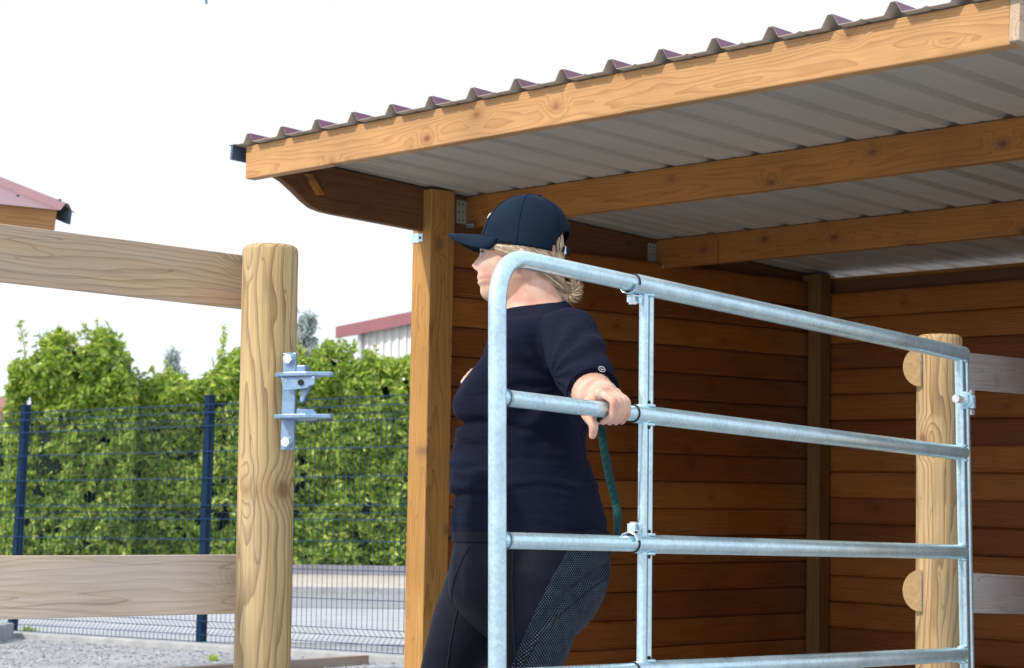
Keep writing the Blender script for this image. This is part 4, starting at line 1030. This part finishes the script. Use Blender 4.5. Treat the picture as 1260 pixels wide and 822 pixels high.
for crv in ([(744, 704), (732, 718), (716, 734), (698, 752), (680, 772), (664, 794), (650, 818), (640, 840)], [(583, 672), (572, 690), (561, 712), (552, 738), (545, 765), (538, 795), (532, 825), (528, 850)], [(640, 676), (639, 720), (641, 780), (640, 840)]):  # first curve paints the seat crease's shade as a black line
    pts = []
    for i in range(len(crv) - 1):
        for k in range(6):
            u = k/6; h = on_leg(crv[i][0]*(1-u) + crv[i+1][0]*u, crv[i][1]*(1-u) + crv[i+1][1]*u)
            if h is not None: pts.append(h)
    if len(pts) > 3:
        b = MB(); b.tube(pts, .0020, 6); b.build('seam_or_crease_line', M_seam, lg_)
# boots
M_boot = simple('black_boot', (.02, .02, .02), rough=.4)
for sgn in (1, -1):
    h, mid, kn, an, toe = leg_pts(sgn); b = MB()
    limb(b, [an + Vector((0, 0, .14)), an + Vector((-.005, 0, .03)), an + Vector((-.012, 0, -.035))], [.055, .046, .042])
    limb(b, [an + Vector((-.035, 0, -.045)), an.lerp(toe, .5) + Vector((0, 0, -.018)), toe + Vector((.01, 0, -.012))], [.04, .042, .034]); mb = remesh(b, 'boot', .006); mb.materials.append(M_boot); link('boot', mb, pe)

# cap
CF_ = Q(590, 300); CK_ = Q(698, 315); tilt = math.atan2(CF_.z - CK_.z, CF_.x - CK_.x)
Cc = (CF_ + CK_)/2; CA = (CF_ - CK_).length/2 + .001; CBw = .0865; CH = .136
Mc = Matrix.Translation(Cc) @ Matrix.Rotation(-tilt, 4, 'Y')
def cap_pt(phi, w, o=0.0):
    """w 0 rim .. 1 crown top"""
    zz = CH*math.sin(w*PI/2)**.95; rr = max(0, (1 - (zz/CH)**3.0))**(1/2.2)
    fwd = CA*math.cos(phi)*rr; sh_ = -.024*(zz/CH)*(1 if math.cos(phi) > 0 else .2)*abs(math.cos(phi))
    return Mc @ Vector((fwd*(1 + o) + sh_ + (.006*(zz/CH)), CBw*math.sin(phi)*rr*(1 + o), zz*(1 + o*.7)))
nph, nw_ = 96, 30; vs = []; fs = []
for j in range(nw_ + 1):
    w = j/nw_
    for i in range(nph):
        phi = 2*PI*i/nph; vs.append(cap_pt(phi, w*.999, .006*abs(math.cos(3*phi))**.3 - .006))
for j in range(nw_):
    for i in range(nph):
        phi = 2*PI*(i + .5)/nph - PI; hh_ = CH*math.sin((j + .5)/nw_*PI/2)
        if (phi/.72)**2 + (max(0, hh_)/.058)**2 < 1: continue
        k = (i + 1) % nph; fs.append((j*nph + i, j*nph + k, (j+1)*nph + k, (j+1)*nph + i))
b = MB(); b.add(vs, fs, 0, True)
crown = b.build('cap', M_cap, pe); sm_ = crown.modifiers.new('s', 'SOLIDIFY'); sm_.thickness = .0022; sm_.offset = -1
b = MB()
for k in range(6):
    phi = k*PI/3 + PI/2
    pts = [cap_pt(phi, .02 + .96*i/20, .004) for i in range(21)]
    if abs(phi % (2*PI) - PI) < .1: pts = pts[9:]
    b.tube(pts, .0010, 5)
b.build('seam', M_cap, crown)
b = MB(); tpp = cap_pt(0, .999); b.tube([tpp + Vector((0, 0, -.002)), tpp + Vector((0, 0, .002)), tpp + Vector((0, 0, .0045))], [.0075, .007, .003], 14); b.build('cap_button', M_cap, crown)
# visor
b = MB(); A_, Bv = [], []; nu, ne = 28, 10; rows = []
for e_ in range(ne + 1):
    e = e_/ne; row = []
    for i in range(nu + 1):
        ph = -1.12 + 2.24*i/nu; base = Vector((CA*math.cos(ph), CBw*math.sin(ph), 0)); s_ = math.sin(ph)
        reach = .078*max(0, 1 - (abs(ph)/1.13)**6)**.5
        base.x += reach*e; base.y *= (1 - .06*e*e)
        base.z = .020 - .012*abs(s_)**1.4 - .029*min(1, e*1.6)*(abs(base.y)/CBw)**2 - .004*e*e - .003*e
        row.append(Mc @ base)
    rows.append(row)
b.loft(rows, cap=False, closed=False); vz = b.build('visor', M_cap, crown); sm_ = vz.modifiers.new('s', 'SOLIDIFY'); sm_.thickness = .004; sm_.offset = 0
b = MB(); b.tube(rows[-1], .0026, 6); b.build('visor_edge', M_cap, vz)
# strap with metal buckle
b = MB(); pts = []
for i in range(15):
    ph = PI - .42 + .84*i/14; pts.append((Mc @ Vector((CA*math.cos(ph)*1.0 - .001, CBw*math.sin(ph), .004)), Mc @ Vector((CA*math.cos(ph)*1.0 - .001, CBw*math.sin(ph), .018))))
b.add([p for q in pts for p in q], [(2*i, 2*i+2, 2*i+3, 2*i+1) for i in range(14)]); st = b.build('strap', M_cap, crown); sm_ = st.modifiers.new('s', 'SOLIDIFY'); sm_.thickness = .002
b = MB(); q = Mc @ Vector((-CA*.985, .022, .004)); b.box((-.002, -.006, -.003), (.003, .007, .016), M=Matrix.Translation(q)); b.build('buckle', M_bolt, st, bevel=.001)
# white embroidered mark on the cap front
b = MB()
for (p0_, w0_) in ((.10, .30), (-.03, .33), (-.16, .30)):
    b.tube([cap_pt(p0_ + .05*math.sin(k*.9), .30 + .05*k/3.0, .012) for k in range(5)], .0022, 6)
b.build('cap_emblem', M_badge, crown)

# hair
def hair_mat():
    m_, t, b = mat('blonde_hair'); L = t.links.new; ge = t.nodes.new('ShaderNodeNewGeometry')
    r = ramp(t, ge.outputs['Random Per Island'], [(0, (.22, .13, .07)), (.4, (.48, .34, .20)), (.8, (.70, .57, .40)), (1, (.82, .74, .60))]); L(r.outputs[0], b.inputs['Base Color'])
    b.inputs['Roughness'].default_value = .4; return m_
M_hair = hair_mat(); hr = random.Random(9)
hb2 = MB()
def strand(pts, r=.0011): hb2.tube(pts, [r, r, r*.9][:0] or [r]*(len(pts)-1) + [r*.3], 4, cap=False)
# hair lies over the skull below the cap rim, swept back to the bun
bun = Q(700, 357)
def hsurf(phi, py, off=.0):   # on the head at angle phi (0 front) and pixel height
    k = hk; f_ = np.interp(py, [q[0] for q in k], [q[1] for q in k]); bk = np.interp(py, [q[0] for q in k], [q[2] for q in k]); hw = np.interp(py, [q[0] for q in k], [q[3] for q in k])
    pf, pb = Q(f_, py), Q(bk, py); c = pf.lerp(pb, .52); ca, sa = math.cos(phi), math.sin(phi)
    return c + ((pf - c)*ca if ca > 0 else (pb - c)*(-ca)) + Vector((0, sa*hw, 0)) + Vector((ca, sa, 0))*off
for s_ in (1, -1):
    for k in range(1800):
        ph0 = hr.uniform(.62, 2.6); y0 = 304 + 3*hr.random() + (ph0 - .6)*4; u = hr.random(); of = hr.uniform(.002, .009)
        yend = 345 + 12*hr.random()
        pts = []
        for i in range(9):
            t = i/8; ph = ph0 + (PI - .18 - ph0)*t**1.1; yy = y0 + (yend - y0)*t**(1.5 - .4*u); q = hsurf(s_*ph, min(yy, 352), of); q.z += 0; 
            q = q.lerp(bun + Vector((hr.uniform(-.01, .01), hr.uniform(-.012, .012), hr.uniform(-.01, .01))), max(0, t - .75)*4)
            pts.append(q)
        strand(pts, hr.uniform(.0005, .0010))
for k in range(150):   # through the cap opening at the back of the head
    ph = PI + hr.uniform(-.42, .42); pts = [hsurf(ph + .05*math.sin(i + k), 284 + 9*i, .004 + .002*hr.random()) for i in range(7)]; strand(pts, .0014)
b = hb2; b.build('hair', M_hair, pe, fix=False)
hb2 = MB()
for k in range(1100):   # messy bun: loops and stray ends
    a = hr.uniform(0, 2*PI); tl2 = hr.uniform(-.7, .7); R0 = hr.uniform(.006, .019); pts = []
    ax1 = Vector((math.cos(tl2), math.sin(tl2)*.5, 0)).normalized(); 
    for i in range(7):
        t = a + i*.55; pts.append(bun + Vector((0.006, 0, 0)) + Vector((math.cos(t)*R0, math.sin(tl2)*R0*.8, math.sin(t)*R0)) + Vector((hr.uniform(-1, 1), hr.uniform(-1, 1), hr.uniform(-1, 1)))*.0018)
    strand(pts, hr.uniform(.0005, .0010))
for k in range(200):
    a = hr.uniform(-2.2, 1.1); R0 = hr.uniform(.014, .02); R1 = R0 + hr.uniform(.008, .022); yy = hr.uniform(-.018, .018)
    strand([bun + Vector((-math.cos(a)*R0, yy, math.sin(a)*R0)), bun + Vector((-math.cos(a + .15)*(R0 + R1)/2, yy*1.2, math.sin(a + .15)*(R0 + R1)/2)), bun + Vector((-math.cos(a + .35)*R1, yy*1.4, math.sin(a + .35)*R1))], .0006)
hb2.build('hair_bun', M_hair, pe, fix=False)
# lead rope
M_rope, tr_, br_ = fabric('green_rope', (.006, .030, .030), (.012, .052, .050), rough=.7, fold=.1)
rp_pts = [QY(739, 516, bar(2, 745).y + .018), QY(740, 530, 4.30), QY(744, 556, 4.31), QY(750, 588, 4.33), QY(757.5, 618, 4.35), QY(760, 640, 4.36), QY(758, 664, 4.62), QY(748, 680, 5.05), QY(705, 705, 5.28), QY(650, 800, 5.35), QY(620, 1000, 5.4)]
RW = [MPs @ p for p in rp_pts]; dense = []
for i in range(len(RW)-1):
    p0, p1, p2, p3 = RW[max(i-1, 0)], RW[i], RW[i+1], RW[min(i+2, len(RW)-1)]
    for k in range(14):
        u = k/14; dense.append(.5*((2*p1) + (p2-p0)*u + (2*p0-5*p1+4*p2-p3)*u*u + (3*p1-p0-3*p2+p3)*u**3))
b = MB(); ro = dense[0].copy(); n = len(dense)
b.tube([p - ro for p in dense], .0086, 12)
for s3 in range(3):      # plaited strands round the core
    for dr in (1, -1):
        pts = []
        acc = 0
        for i, p in enumerate(dense):
            t = (dense[min(i+1, n-1)] - dense[max(i-1, 0)]).normalized(); a = Vector((1, 0, 0)); a = (a - t*a.dot(t)).normalized(); c = t.cross(a)
            if i: acc += (dense[i] - dense[i-1]).length
            th = dr*acc*120 + s3*2*PI/3; pts.append(p - ro + (a*math.cos(th) + c*math.sin(th))*.0068)
        b.tube(pts, .0030, 6)
tag(b.build('lead_rope', M_rope, None, Matrix.Translation(ro)), 'dark green plaited lead rope hanging from the hand on the gate', 'rope')

# bird at the very top of the frame
bc = P(253.5, -14, 14); b = MB(); limb(b, [Vector((.0, 0, .10)), Vector((.0, 0, .05)), Vector((.004, 0, .0)), Vector((.002, 0, -.05))], [.012, .026, .022, .006], n=14)
bird = b.build('bird', M_flash, None, Matrix.Translation(bc)); tag(bird, 'small dark blue bird high in the sky, cut by the top picture edge', 'bird')
b = MB(); b.prism([(-.008, -.004, -.03), (.010, -.004, -.03), (.013, -.004, -.118), (.005, -.004, -.105), (-.001, -.004, -.118)], (0, .006, 0)); b.build('tail', M_flash, bird)
for s_ in (-1, 1):
    b = MB(); b.prism([(s_*.01, 0, .06), (s_*.10, .02, .13), (s_*.20, .04, .10), (s_*.11, .02, .07), (s_*.015, 0, .015)], (0, .006, 0)); b.build('wing', M_flash, bird)
